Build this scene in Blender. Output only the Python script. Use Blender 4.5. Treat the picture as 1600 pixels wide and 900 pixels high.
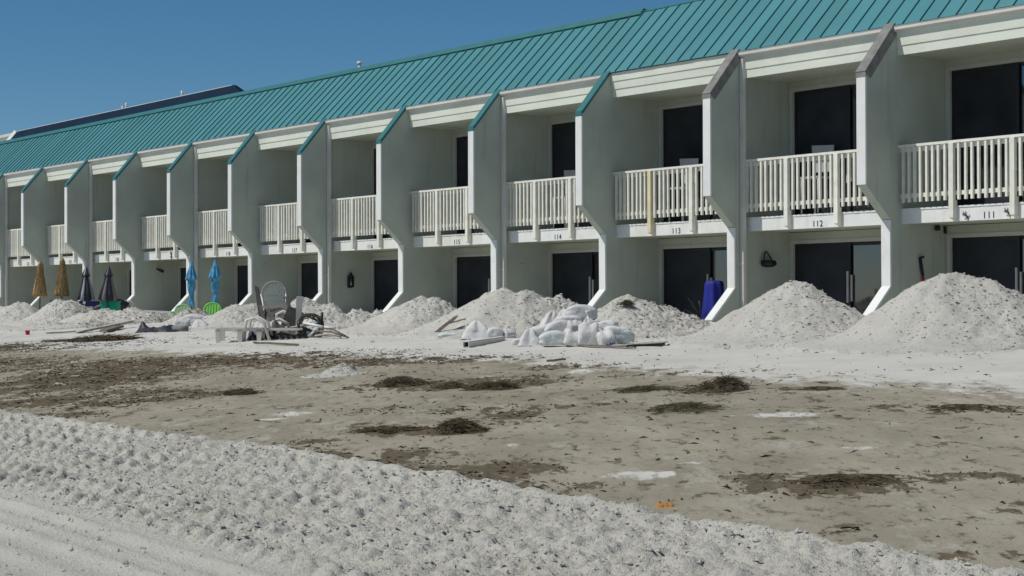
import bpy, bmesh, math, random
import numpy as np
from mathutils import Vector, Matrix, noise as mnoise

for o in list(bpy.data.objects): bpy.data.objects.remove(o)
S = bpy.context.scene
COL = S.collection
rnd = random.Random(7)

# ------------------------------------------------------------------ camera, sky, sun, exposure
W = 4.2           # bay width (m)
Z0 = 1.91         # underside of balcony beam
CAM = Vector((21.611, -24.944, 0.403))
YAW, PIT, ROLL = math.radians(37.36875), math.radians(0.4959), math.radians(0.12682)
F0 = Vector((-math.cos(YAW), math.sin(YAW), 0)); R0 = Vector((math.sin(YAW), math.cos(YAW), 0)); U0 = Vector((0, 0, 1))
Fw = F0*math.cos(PIT)+U0*math.sin(PIT); U1 = -F0*math.sin(PIT)+U0*math.cos(PIT)
Rt = R0*math.cos(ROLL)-U1*math.sin(ROLL); Up = R0*math.sin(ROLL)+U1*math.cos(ROLL)
cd = bpy.data.cameras.new('camera'); cam = bpy.data.objects.new('camera', cd); COL.objects.link(cam)
cd.sensor_width = 36; cd.lens = 36*2668.82/1600; cd.clip_start = .1; cd.clip_end = 6000
M = Matrix.Identity(4)
for i in range(3):
    M[i][0], M[i][1], M[i][2], M[i][3] = Rt[i], Up[i], -Fw[i], CAM[i]
cam.matrix_world = M
S.camera = cam

SUN_EL, SUN_AZ = math.radians(53.5), math.radians(24)        # azimuth: to the left of the facade normal
sdir = Vector((-math.sin(SUN_AZ)*math.cos(SUN_EL), -math.cos(SUN_AZ)*math.cos(SUN_EL), math.sin(SUN_EL)))
w = bpy.data.worlds.new('World'); S.world = w; w.use_nodes = True
nt = w.node_tree; nt.nodes.clear()
sky = nt.nodes.new('ShaderNodeTexSky'); sky.sky_type = 'NISHITA'; sky.sun_disc = False
sky.sun_elevation = SUN_EL; sky.sun_rotation = math.atan2(sdir.x, sdir.y)
sky.altitude = 0; sky.air_density = .75; sky.dust_density = .15; sky.ozone_density = 5.0
hs = nt.nodes.new('ShaderNodeHueSaturation'); hs.inputs['Saturation'].default_value = 1.2; hs.inputs['Value'].default_value = .92; hs.inputs['Hue'].default_value = .49
bg = nt.nodes.new('ShaderNodeBackground'); bg.inputs['Strength'].default_value = .075
wo = nt.nodes.new('ShaderNodeOutputWorld')
nt.links.new(sky.outputs[0], hs.inputs['Color']); nt.links.new(hs.outputs[0], bg.inputs[0]); nt.links.new(bg.outputs[0], wo.inputs[0])
sl = bpy.data.lights.new('sun', 'SUN'); sl.energy = 3.5; sl.angle = math.radians(.53); sl.color = (1, .965, .9)
so = bpy.data.objects.new('sun', sl); COL.objects.link(so); so.location = (0, -30, 40)
so.rotation_euler = sdir.to_track_quat('Z', 'Y').to_euler()
S.view_settings.view_transform = 'Standard'; S.view_settings.look = 'None'
S.view_settings.exposure = 0; S.view_settings.gamma = 1; S.view_settings.use_curve_mapping = False
S.render.engine = 'CYCLES'
S.render.resolution_x, S.render.resolution_y = 1024, 576

# ------------------------------------------------------------------ helpers
def tag(o, label=None, cat=None, group=None, kind=None):
    if label: o['label'] = label
    if cat: o['category'] = cat
    if group: o['group'] = group
    if kind: o['kind'] = kind
    return o
def link(name, me, parent=None, loc=None, rot=None):
    o = bpy.data.objects.new(name, me); COL.objects.link(o)
    if parent is not None: o.parent = parent
    if loc is not None: o.location = loc
    if rot is not None: o.rotation_euler = rot
    return o
def empty(name, loc=(0, 0, 0), rz=0):
    o = link(name, None, None, loc, (0, 0, rz)); o.empty_display_size = .2
    return o
def basis(d):
    d = Vector(d).normalized(); a = Vector((0, 0, 1)) if abs(d.z) < .9 else Vector((1, 0, 0))
    u = d.cross(a).normalized(); return u, d.cross(u).normalized()
class MB:
    def __init__(s): s.v = []; s.f = []; s.mi = []; s.sm = []
    def add(s, vs, fs, mi=0, sm=False):
        n = len(s.v); s.v += [tuple(p) for p in vs]
        for f in fs: s.f.append(tuple(i+n for i in f)); s.mi.append(mi); s.sm.append(sm)
        return s
    def box(s, a, b, mi=0):
        x0, y0, z0 = a; x1, y1, z1 = b
        return s.add([(x0,y0,z0),(x1,y0,z0),(x1,y1,z0),(x0,y1,z0),(x0,y0,z1),(x1,y0,z1),(x1,y1,z1),(x0,y1,z1)],
              [(0,3,2,1),(4,5,6,7),(0,1,5,4),(1,2,6,5),(2,3,7,6),(3,0,4,7)], mi)
    def obox(s, c, ax, ay, az, mi=0):            # oriented box, half axes
        c, ax, ay, az = map(Vector, (c, ax, ay, az)); P = []
        for k in (-1, 1):
            for i, j in ((-1,-1),(1,-1),(1,1),(-1,1)): P.append(c+ax*i+ay*j+az*k)
        return s.add(P, [(0,3,2,1),(4,5,6,7),(0,1,5,4),(1,2,6,5),(2,3,7,6),(3,0,4,7)], mi)
    def prism(s, poly, axis, a, b, mi=0):        # poly in the plane perpendicular to axis 0 (y,z) or 1 (x,z)
        n = len(poly)
        mk = (lambda p, t: (t, p[0], p[1])) if axis == 0 else (lambda p, t: (p[0], t, p[1]))
        V = [mk(p, a) for p in poly]+[mk(p, b) for p in poly]
        fs = [tuple(range(n)), tuple(range(2*n-1, n-1, -1))]+[(i, i+n, (i+1) % n+n, (i+1) % n) for i in range(n)]
        return s.add(V, fs, mi)
    def tube(s, pts, r, k=6, mi=0, sm=True, cap=True):
        pts = [Vector(p) for p in pts]; n = len(pts)
        if not hasattr(r, '__len__'): r = [r]*n
        V = []; u = None
        for i, p in enumerate(pts):
            d = (pts[min(i+1, n-1)]-pts[max(i-1, 0)]).normalized()
            if u is None: u, v = basis(d)
            else:
                u = (u-d*u.dot(d)).normalized(); v = d.cross(u)
            for j in range(k):
                a = 2*math.pi*j/k; V.append(p+(u*math.cos(a)+v*math.sin(a))*r[i])
        F = [(i*k+j, i*k+(j+1) % k, (i+1)*k+(j+1) % k, (i+1)*k+j) for i in range(n-1) for j in range(k)]
        s.add(V, F, mi, sm)
        if cap: s.f += [tuple(len(s.v)-n*k+j for j in range(k))[::-1], tuple(len(s.v)-k+j for j in range(k))]; s.mi += [mi, mi]; s.sm += [False, False]
        return s
    def lathe(s, prof, k=16, c=(0, 0, 0), fr=None, mi=0, sm=True):   # prof [(r,z)]; fr(theta,i)->radius factor
        V = []
        for i, (r, z) in enumerate(prof):
            for j in range(k):
                a = 2*math.pi*j/k; q = r*(fr(a, i) if fr else 1)
                V.append((c[0]+q*math.cos(a), c[1]+q*math.sin(a), c[2]+z))
        n = len(prof)
        F = [(i*k+j, i*k+(j+1) % k, (i+1)*k+(j+1) % k, (i+1)*k+j) for i in range(n-1) for j in range(k)]
        F += [tuple(range(k))[::-1], tuple(range((n-1)*k, n*k))]
        return s.add(V, F, mi, sm)
    def mesh(s, name, *mats):
        me = bpy.data.meshes.new(name); me.from_pydata(s.v, [], s.f)
        for m in mats: me.materials.append(m)
        if len(mats) > 1: me.polygons.foreach_set('material_index', s.mi)
        me.polygons.foreach_set('use_smooth', s.sm)
        bm = bmesh.new(); bm.from_mesh(me); bmesh.ops.recalc_face_normals(bm, faces=bm.faces[:]); bm.to_mesh(me); bm.free()
        me.update(); return me
    def build(s, name, mats, parent=None, loc=None, rot=None):
        if not isinstance(mats, (list, tuple)): mats = [mats]
        return link(name, s.mesh(name, *mats), parent, loc, rot)
def grid_mesh(name, X, Y, Z, mats, smooth=True):
    ny, nx = X.shape
    co = np.stack([X, Y, Z], -1).reshape(-1, 3).astype(np.float32)
    i = np.arange((ny-1)*(nx-1)); a = (i//(nx-1))*nx+i % (nx-1)
    q = np.stack([a, a+1, a+nx+1, a+nx], -1).astype(np.int32)
    me = bpy.data.meshes.new(name); me.vertices.add(len(co)); me.vertices.foreach_set('co', co.ravel())
    me.loops.add(q.size); me.loops.foreach_set('vertex_index', q.ravel())
    me.polygons.add(len(q)); me.polygons.foreach_set('loop_start', np.arange(0, q.size, 4, dtype=np.int32))
    me.polygons.foreach_set('use_smooth', np.full(len(q), smooth))
    for m in mats: me.materials.append(m)
    me.update(calc_edges=True); return me
def tri_mesh(name, V, T, mat, smooth=False):
    V = np.asarray(V, np.float32).reshape(-1, 3); T = np.asarray(T, np.int32).reshape(-1, 3)
    me = bpy.data.meshes.new(name); me.vertices.add(len(V)); me.vertices.foreach_set('co', V.ravel())
    me.loops.add(T.size); me.loops.foreach_set('vertex_index', T.ravel())
    me.polygons.add(len(T)); me.polygons.foreach_set('loop_start', np.arange(0, T.size, 3, dtype=np.int32))
    me.polygons.foreach_set('use_smooth', np.full(len(T), smooth)); me.materials.append(mat)
    me.update(calc_edges=True); return me
# vectorised gradient noise
_perm = np.random.RandomState(11).permutation(256); _perm = np.concatenate([_perm, _perm, _perm])
_ga = np.random.RandomState(5).rand(256)*2*np.pi; _gx, _gy = np.cos(_ga), np.sin(_ga)
def pn(x, y, seed=0):
    x = np.asarray(x, float)+seed*17.37; y = np.asarray(y, float)+seed*9.71
    xi = np.floor(x).astype(int); yi = np.floor(y).astype(int); xf = x-xi; yf = y-yi
    u = xf*xf*xf*(xf*(xf*6-15)+10); v = yf*yf*yf*(yf*(yf*6-15)+10)
    def g(ix, iy, dx, dy):
        h = _perm[_perm[ix & 255]+(iy & 255)]; return _gx[h]*dx+_gy[h]*dy
    a = g(xi, yi, xf, yf); b = g(xi+1, yi, xf-1, yf); c = g(xi, yi+1, xf, yf-1); d = g(xi+1, yi+1, xf-1, yf-1)
    return ((a+u*(b-a))*(1-v)+(c+u*(d-c))*v)*1.45
def fbm(x, y, o=4, seed=0, gain=.5):
    r = 0; amp = 1; t = 0
    for i in range(o):
        r = r+amp*pn(x*2**i, y*2**i, seed+i*3); t += amp; amp *= gain
    return r/t
def sst(a, b, x):
    t = np.clip((x-a)/(b-a), 0, 1); return t*t*(3-2*t)

# ------------------------------------------------------------------ materials
def mat(name, col, rough=.7, var=.08, scale=6., bump=0., bscale=60., spec=.3, metal=0., grime_or_glint=None, gscale=1.5, gamt=.3, aniso=None):
    m = bpy.data.materials.new(name); m.use_nodes = True; n = m.node_tree; N = n.nodes; L = n.links
    b = N['Principled BSDF']; b.inputs['Roughness'].default_value = rough; b.inputs['Metallic'].default_value = metal
    b.inputs['Specular IOR Level'].default_value = spec
    tc = N.new('ShaderNodeTexCoord'); vec = tc.outputs['Object']
    geo = N.new('ShaderNodeNewGeometry'); pos = geo.outputs['Position']
    if aniso:
        mp = N.new('ShaderNodeMapping'); mp.inputs['Scale'].default_value = aniso; L.new(pos, mp.inputs[0]); pos = mp.outputs[0]
    no = N.new('ShaderNodeTexNoise'); no.inputs['Scale'].default_value = scale; no.inputs['Detail'].default_value = 5; L.new(pos, no.inputs['Vector'])
    mr = N.new('ShaderNodeMapRange'); mr.inputs['To Min'].default_value = 1-var*2; mr.inputs['To Max'].default_value = 1+var*2
    mr.inputs['From Min'].default_value = .25; mr.inputs['From Max'].default_value = .75
    L.new(no.outputs['Fac'], mr.inputs['Value'])
    vm = N.new('ShaderNodeVectorMath'); vm.operation = 'SCALE'; vm.inputs[0].default_value = col; L.new(mr.outputs[0], vm.inputs['Scale'])
    out = vm.outputs[0]
    if grime_or_glint:
        g = N.new('ShaderNodeTexNoise'); g.inputs['Scale'].default_value = gscale; g.inputs['Detail'].default_value = 6; g.inputs['Roughness'].default_value = .65; L.new(geo.outputs['Position'], g.inputs['Vector'])
        gm = N.new('ShaderNodeMapRange'); gm.inputs['From Min'].default_value = .48; gm.inputs['From Max'].default_value = .75; gm.inputs['To Max'].default_value = gamt; L.new(g.outputs['Fac'], gm.inputs['Value'])
        mx = N.new('ShaderNodeMix'); mx.data_type = 'RGBA'; L.new(gm.outputs[0], mx.inputs['Factor']); L.new(out, mx.inputs['A']); mx.inputs['B'].default_value = (*grime_or_glint, 1)
        out = mx.outputs['Result']
    L.new(out, b.inputs['Base Color'])
    if bump:
        bn = N.new('ShaderNodeTexNoise'); bn.inputs['Scale'].default_value = bscale; bn.inputs['Detail'].default_value = 4; L.new(geo.outputs['Position'], bn.inputs['Vector'])
        bp = N.new('ShaderNodeBump'); bp.inputs['Strength'].default_value = bump; bp.inputs['Distance'].default_value = .01; L.new(bn.outputs['Fac'], bp.inputs['Height']); L.new(bp.outputs[0], b.inputs['Normal'])
    return m
m_fin = mat('stucco_grey', (.445,.485,.425), .9, .05, 1.2, .35, 90, .15, grime_or_glint=(.38,.41,.37), gscale=.8, gamt=.3)
m_back = mat('stucco_pale', (.455,.49,.415), .9, .05, 1.5, .3, 90, .15, grime_or_glint=(.38,.40,.34), gscale=1.1, gamt=.3)
m_white = mat('white_paint', (.76,.76,.735), .55, .03, 2., .1, 50, .3, grime_or_glint=(.55,.54,.47), gscale=2.2, gamt=.35)
m_cream = mat('cream_paint', (.74,.76,.655), .6, .03, 2., .08, 40, .3, grime_or_glint=(.55,.56,.47), gscale=1.6, gamt=.4, aniso=(.3,1,3))
m_gutter = mat('gutter_white', (.66,.64,.60), .5, .04, 1., 0, 40, .35, grime_or_glint=(.45,.43,.38), gscale=1.3, gamt=.5)
m_beam = mat('beam_white', (.74,.75,.72), .6, .04, 3., .12, 60, .3, grime_or_glint=(.60,.56,.40), gscale=.5, gamt=.55)
m_rail = mat('rail_white', (.77,.76,.675), .55, .05, 7., .1, 60, .3, grime_or_glint=(.6,.56,.42), gscale=2.6, gamt=.4)
m_yellow = mat('yellowed_paint', (.70,.61,.40), .6, .06, 6.)
m_teal = mat('teal_metal', (.060,.215,.236), .55, .05, .6, .05, 3, .3, metal=0, grime_or_glint=(.072,.232,.248), gscale=.45, gamt=.5)
m_tealcap = mat('teal_trim', (.035,.155,.16), .45, .06, 2., 0, 3, .4)
m_grey = mat('bare_cap', (.22,.22,.205), .8, .15, 5., .3, 30, .2, grime_or_glint=(.12,.115,.105), gscale=4, gamt=.6)
m_navy = mat('navy_roof', (.007,.021,.045), .7, .1, .6, 0, 4, .08)
m_whitew = mat('far_white_wall', (.7,.7,.68), .8, .04, .6)
m_flat = mat('flat_roof', (.3,.3,.29), .9, .1, 1.)
m_frame = mat('door_frame', (.48,.48,.45), .5, .04, 4., 0, 40, .4)
m_dark = mat('dark_sash', (.018,.018,.022), .45, .1, 4., 0, 40, .4)
m_screen = mat('screen_mesh', (.022,.025,.031), .6, .25, 1.4, .0, 500, .3)  # broad tone noise stands in for uneven reflections on the screen
m_handle = mat('handle_grey', (.45,.45,.44), .4, .05, 4.)
m_deck = mat('deck_wood', (.20,.19,.17), .85, .15, 4., .3, 40, .2)
m_black = mat('black_metal', (.02,.02,.022), .5, .1, 6.)
m_num = mat('number_bronze', (.035,.035,.032), .5, .05, 6.)
m_straw = mat('straw', (.40,.27,.125), .95, .22, 18., .5, 60, .1, grime_or_glint=(.2,.12,.05), gscale=12, gamt=.6)
m_charcoal = mat('charcoal_canvas', (.045,.05,.06), .9, .12, 8., .2, 80, .1)
m_stripe = mat('pale_canvas', (.33,.36,.38), .9, .08, 8., .2, 80, .1)
m_taupe = mat('taupe_canvas', (.20,.175,.185), .9, .1, 8., .2, 80, .1)
m_blue = mat('blue_canvas', (.05,.27,.47), .7, .16, 9., .25, 50, .25, grime_or_glint=(.38,.62,.74), gscale=7, gamt=.75)  # pale noise blotches paint whitish highlights into the blue cloth
m_lime = mat('lime_plastic', (.22,.60,.10), .45, .06, 5.)
m_limepale = mat('lime_dusty', (.34,.55,.26), .7, .1, 8.)
m_green = mat('green_plastic', (.0,.34,.20), .5, .08, 4.)
m_royal = mat('royal_blue', (.012,.02,.22), .7, .1, 6., .1, 30)
m_navyc = mat('navy_fabric', (.01,.014,.09), .8, .1, 6.)
m_red = mat('red_plastic', (.55,.01,.05), .4, .05, 6.)
m_orange = mat('orange_cloth', (.42,.19,.045), .8, .15, 20., .4, 60)
m_bag = mat('sandbag_white', (.61,.595,.575), .8, .05, 6., .8, 15, .15, grime_or_glint=(.52,.50,.47), gscale=3.5, gamt=.5)
m_baggreen = mat('sandbag_pale_green', (.60,.63,.60), .8, .05, 6., .9, 22, .15, grime_or_glint=(.52,.50,.47), gscale=3.5, gamt=.4)
m_print = mat('blue_print', (.08,.09,.32), .8, .05, 6.)
m_resin = mat('white_resin', (.64,.605,.535), .5, .05, 4., .05, 40, .3, grime_or_glint=(.45,.42,.36), gscale=3, gamt=.6)
m_taupep = mat('taupe_resin', (.12,.112,.097), .6, .12, 5., .1, 40, .3, grime_or_glint=(.2,.19,.165), gscale=4, gamt=.35)
m_pvc = mat('pvc_white', (.72,.72,.70), .4, .04, 5., 0, 40, .4)
m_wood = mat('weathered_wood', (.19,.16,.125), .9, .25, 9., .5, 40, .1, aniso=(1,1,6))
m_woodpale = mat('bleached_plank', (.42,.39,.33), .9, .15, 7., .4, 40, .1)
m_tarp = mat('black_tarp', (.03,.032,.042), .55, .25, 5., .25, 30, .35)
m_weed = mat('dry_seaweed', (.082,.064,.040), .95, .35, 9., .4, 60, .1)
m_weedg = mat('green_brown_weed', (.085,.078,.042), .95, .35, 9., .4, 60, .1)
def vary(m, amt):
    n = m.node_tree; N = n.nodes; L = n.links; b = N['Principled BSDF']; src = b.inputs['Base Color'].links[0].from_socket
    oi = N.new('ShaderNodeObjectInfo'); mr = N.new('ShaderNodeMapRange'); mr.inputs['To Min'].default_value = 1-amt; mr.inputs['To Max'].default_value = 1+amt; L.new(oi.outputs['Random'], mr.inputs['Value'])
    vm = N.new('ShaderNodeVectorMath'); vm.operation = 'SCALE'; L.new(src, vm.inputs[0]); L.new(mr.outputs[0], vm.inputs['Scale']); L.new(vm.outputs[0], b.inputs['Base Color'])
def streak(m, col, amt, sc=(5, 5, .35), lo=.56, hi=.74):
    n = m.node_tree; N = n.nodes; L = n.links; b = N['Principled BSDF']; src = b.inputs['Base Color'].links[0].from_socket
    g = N.new('ShaderNodeNewGeometry'); mp = N.new('ShaderNodeMapping'); mp.inputs['Scale'].default_value = sc; L.new(g.outputs['Position'], mp.inputs[0])
    t = N.new('ShaderNodeTexNoise'); t.inputs['Scale'].default_value = 1.; t.inputs['Detail'].default_value = 6; t.inputs['Roughness'].default_value = .65; L.new(mp.outputs[0], t.inputs['Vector'])
    mr = N.new('ShaderNodeMapRange'); mr.inputs['From Min'].default_value = lo; mr.inputs['From Max'].default_value = hi; mr.inputs['To Max'].default_value = amt; L.new(t.outputs['Fac'], mr.inputs['Value'])
    mx = N.new('ShaderNodeMix'); mx.data_type = 'RGBA'; L.new(mr.outputs[0], mx.inputs['Factor']); L.new(src, mx.inputs['A']); mx.inputs['B'].default_value = (*col, 1); L.new(mx.outputs['Result'], b.inputs['Base Color'])
vary(m_teal, .07); vary(m_rail, .06); vary(m_cream, .03)
streak(m_fin, (.30,.31,.26), .5); streak(m_back, (.32,.32,.26), .45); streak(m_white, (.5,.47,.38), .35); streak(m_beam, (.52,.46,.32), .5, (4, 4, .8))
streak(m_teal, (.10,.24,.25), .5, (2.5, .5, .5))
def glass_mat():
    m = bpy.data.materials.new('door_glass'); m.use_nodes = True; b = m.node_tree.nodes['Principled BSDF']
    N = m.node_tree.nodes; L = m.node_tree.links
    b.inputs['Base Color'].default_value = (.008,.010,.013,1); b.inputs['Roughness'].default_value = .035
    b.inputs['IOR'].default_value = 2.3; b.inputs['Specular IOR Level'].default_value = .5
    no = N.new('ShaderNodeTexNoise'); no.inputs['Scale'].default_value = 1.1; no.inputs['Detail'].default_value = 1
    bp = N.new('ShaderNodeBump'); bp.inputs['Strength'].default_value = .04; bp.inputs['Distance'].default_value = .05
    L.new(no.outputs['Fac'], bp.inputs['Height']); L.new(bp.outputs[0], b.inputs['Normal'])
    return m
m_glass = glass_mat()
def clear_mat():
    m = bpy.data.materials.new('clear_plastic'); m.use_nodes = True; N = m.node_tree.nodes; L = m.node_tree.links
    b = N['Principled BSDF']; b.inputs['Base Color'].default_value = (.62,.62,.6,1); b.inputs['Roughness'].default_value = .4
    tr = N.new('ShaderNodeBsdfTransparent'); mx = N.new('ShaderNodeMixShader'); mx.inputs[0].default_value = .24
    no = N.new('ShaderNodeTexNoise'); no.inputs['Scale'].default_value = 9; no.inputs['Detail'].default_value = 4
    mr = N.new('ShaderNodeMapRange'); mr.inputs['From Min'].default_value = .35; mr.inputs['From Max'].default_value = .7; mr.inputs['To Min'].default_value = .03; mr.inputs['To Max'].default_value = .38
    L.new(no.outputs['Fac'], mr.inputs[0]); L.new(mr.outputs[0], mx.inputs[0])
    L.new(tr.outputs[0], mx.inputs[1]); L.new(b.outputs[0], mx.inputs[2]); L.new(mx.outputs[0], N['Material Output'].inputs[0])
    return m
m_clear = clear_mat()
def sand_mat(name, base, dark, bump=.6, attr=False):
    m = bpy.data.materials.new(name); m.use_nodes = True; n = m.node_tree; N = n.nodes; L = n.links
    b = N['Principled BSDF']; b.inputs['Roughness'].default_value = .95; b.inputs['Specular IOR Level'].default_value = .1
    geo = N.new('ShaderNodeNewGeometry'); P = geo.outputs['Position']
    def noise(sc, det, ro=.6, src=P):
        t = N.new('ShaderNodeTexNoise'); t.inputs['Scale'].default_value = sc; t.inputs['Detail'].default_value = det; t.inputs['Roughness'].default_value = ro; L.new(src, t.inputs['Vector']); return t.outputs['Fac']
    def rng(s, a, c, lo=0., hi=1.):
        r = N.new('ShaderNodeMapRange'); r.inputs['From Min'].default_value = a; r.inputs['From Max'].default_value = c; r.inputs['To Min'].default_value = lo; r.inputs['To Max'].default_value = hi; L.new(s, r.inputs['Value']); return r.outputs[0]
    def mix(f, A, B):
        x = N.new('ShaderNodeMix'); x.data_type = 'RGBA'; L.new(f, x.inputs['Factor'])
        for k, c in (('A', A), ('B', B)):
            if isinstance(c, tuple): x.inputs[k].default_value = (*c, 1)
            else: L.new(c, x.inputs[k])
        return x.outputs['Result']
    def math_(op, a, c):
        x = N.new('ShaderNodeMath'); x.operation = op
        for k, s in ((0, a), (1, c)):
            if isinstance(s, (int, float)): x.inputs[k].default_value = s
            else: L.new(s, x.inputs[k])
        return x.outputs[0]
    c = mix(rng(noise(.9, 6), .4, .7), base, dark)
    c = mix(rng(noise(22., 5, .7), .55, .75, 0, .5), c, tuple(k*.72 for k in base))
    if attr:
        at = N.new('ShaderNodeAttribute'); at.attribute_name = 'zones'
        sep = N.new('ShaderNodeSeparateColor'); L.new(at.outputs['Color'], sep.inputs[0])
        wet, brown, white = sep.outputs[0], sep.outputs[1], sep.outputs[2]
        mp = N.new('ShaderNodeMapping'); mp.vector_type = 'POINT'; mp.inputs['Rotation'].default_value = (0, 0, -math.atan2(R0.y, R0.x)); mp.inputs['Scale'].default_value = (1, 1, 1); L.new(P, mp.inputs[0])
        mp2 = N.new('ShaderNodeMapping'); mp2.inputs['Scale'].default_value = (1., .42, 1); L.new(mp.outputs[0], mp2.inputs[0]); Q = mp2.outputs[0]
        n1 = noise(3.2, 7, .68, Q); n2 = noise(10., 5, .7, Q); n3 = noise(1.1, 5, .6, Q)
        damp = mix(rng(n3, .35, .68), (.375,.338,.262), (.25,.222,.165))
        damp = mix(rng(n2, .52, .74, 0, .75), damp, (.175,.158,.12)); damp = mix(rng(noise(5., 7, .78, Q), .565, .66, 0, .85), damp, (.115,.098,.07)); damp = mix(rng(noise(2.3, 7, .78, Q), .555, .67, 0, .85), damp, (.44,.42,.36))
        damp = mix(rng(noise(38., 3, .6), .62, .74, 0, .9), damp, (.07,.06,.043))
        c = mix(rng(math_('ADD', wet, math_('MULTIPLY', math_('SUBTRACT', n1, .5), 1.9)), .36, .66), c, damp)
        br = mix(rng(noise(16., 4), .35, .65), (.10,.078,.05), (.165,.135,.092))
        brown = math_('ADD', math_('MULTIPLY', brown, .68), math_('MULTIPLY', wet, .21))
        c = mix(rng(math_('ADD', brown, math_('ADD', math_('MULTIPLY', math_('SUBTRACT', n2, .5), 1.7), math_('MULTIPLY', math_('SUBTRACT', n1, .5), 2.6))), .48, .62), c, br)
        c = mix(rng(math_('ADD', white, math_('ADD', math_('MULTIPLY', math_('SUBTRACT', n2, .5), 1.6), math_('MULTIPLY', math_('SUBTRACT', n1, .5), 1.2))), .45, .72), c, base)
    L.new(c, b.inputs['Base Color'])
    h = math_('ADD', math_('MULTIPLY', noise(45., 4, .7), .5), math_('MULTIPLY', noise(160., 3, .6), .35))
    bp = N.new('ShaderNodeBump'); bp.inputs['Strength'].default_value = bump; bp.inputs['Distance'].default_value = .04; L.new(h, bp.inputs['Height']); L.new(bp.outputs[0], b.inputs['Normal'])
    return m
m_ground = sand_mat('beach_ground', (.60,.58,.53), (.51,.49,.44), .5, True)
m_sand = sand_mat('tracked_sand', (.66,.635,.56), (.59,.565,.49), 1.)
m_pile = sand_mat('piled_sand', (.63,.605,.545), (.56,.535,.475), 1.)
m_sea = mat('sea_water', (.02,.06,.08), .15, .1, .05, .3, 1.2, .5)

for m_ in (m_bag, m_baggreen):
    for n_ in m_.node_tree.nodes:
        if n_.type == 'BUMP': n_.inputs['Distance'].default_value = .014

# ------------------------------------------------------------------ ground
BROWN= [(-2.8, -12.3, 3.45, 2.21, 0.9), (-1.13, -14.97, 1.54, 3.26, 0.95), (2.79, -16.45, 1.51, 1.63, 0.75), (0.58, -11.02, 2.45, 1.11, 0.8), (5.25, -13.21, 1.24, 0.91, 0.85), (4.41, -14.1, 0.3, 0.51, 0.5), (3.37, -15.58, 0.68, 0.61, 0.85), (9.3, -16.56, 0.53, 0.44, 0.95), (8.98, -15.3, 0.39, 0.82, 0.85), (8.54, -14.49, 0.38, 0.28, 0.6), (7.12, -15.58, 0.45, 0.59, 0.5), (8.04, -15.06, 0.57, 0.56, 0.45), (8.5, -12.52, 0.37, 0.72, 0.9), (9.97, -14.04, 0.39, 0.57, 0.85), (9.3, -11.87, 0.33, 0.24, 0.6), (10.64, -17.62, 0.34, 0.39, 0.85), (12.06, -17.76, 0.49, 0.5, 0.9), (13.13, -17.95, 0.25, 0.24, 0.7), (9.19, -17.56, 0.32, 0.31, 0.6), (14.4, -17.01, 0.59, 0.47, 0.95), (13.74, -16.95, 0.29, 0.25, 0.5), (14.75, -16.28, 0.44, 0.26, 0.7), (15.15, -16.17, 0.23, 0.22, 0.7), (14.15, -17.64, 0.23, 0.16, 0.6), (12.24, -12.76, 0.5, 0.39, 0.7), (11.47, -12.85, 0.35, 0.35, 0.4), (10.88, -13.46, 0.35, 0.24, 0.35), (6.74, -10.69, 1.15, 0.32, 0.5), (8.7, -9.54, 1.1, 0.24, 0.4), (4.14, -10.53, 0.85, 0.51, 0.6), (16.56, -18.33, 0.33, 0.15, 0.7), (15.23, -18.79, 0.13, 0.08, 0.4), (5.11, -12.15, 0.63, 0.65, 0.6), (4.48, -17.86, 0.6, 0.48, 0.8), (15.82, -17.19, 0.17, 0.09, 0.3), (12.64, -17.94, 0.26, 0.39, 0.5), (8.74, -14.08, 0.32, 0.28, 0.4), (15.57, -18.2, 0.2, 0.06, 0.3), (-14, -13.6, 6, 2.5, .85), (-8, -16, 4, 2.5, .8), (-26, -15, 8, 2.4, .8)]
WHITE= [(11.18, -13.94, 0.45, 0.33, 0.9), (10.91, -14.23, 0.28, 0.17, 0.5), (13.05, -17.33, 0.32, 0.26, 1), (12.89, -16.71, 0.18, 0.1, 0.6), (13.24, -15.39, 0.21, 0.15, 0.7), (13.75, -16.47, 0.09, 0.1, 0.7), (14.27, -16.86, 0.14, 0.11, 0.8), (13.28, -16.72, 0.15, 0.1, 0.5), (4.98, -11.12, 0.28, 0.58, 0.9), (7.35, -9.9, 0.31, 0.31, 0.6), (6.8, -16.36, 0.31, 0.29, 0.9), (7.05, -16.71, 0.19, 0.17, 0.7), (11.0, -16.84, 0.1, 0.18, 0.9), (8.89, -16.82, 0.08, 0.17, 0.8), (9.5, -15.26, 0.2, 0.18, 0.7), (7.24, -12.16, 0.43, 0.73, 0.35), (7.15, -13.11, 0.42, 0.26, 0.4), (6.38, -13.5, 0.21, 0.27, 0.6), (4.97, -13.92, 0.67, 0.2, 0.4), (13.58, -15.97, 0.13, 0.11, 0.4), (15.29, -18.48, 0.2, 0.12, 0.6), (14.88, -18.49, 0.21, 0.11, 0.5), (2.43, -16.45, 0.31, 0.21, 0.6), (-0.34, -15.77, 0.26, 0.27, 0.6), (-0.88, -13.61, 0.28, 0.31, 0.6), (-8.26, -13.19, 0.17, 0.48, 0.6), (-7.72, -11.96, 0.18, 0.49, 0.6), (-3.13, -11.67, 0.16, 0.38, 0.5), (13.59, -18.13, 0.31, 0.17, 0.4), (9.57, -13.62, 0.12, 0.2, 0.5)]
def zone(L, x, y):
    r = np.zeros_like(x)
    for cx, cy, a, b, s in L:
        dx, dy = x-cx, y-cy
        u = (dx*R0.x+dy*R0.y)/a; v = (dx*F0.x+dy*F0.y)/b
        r = np.maximum(r, s*(1-sst(.35, 1.35, np.sqrt(u*u+v*v))))
    return r
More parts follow.
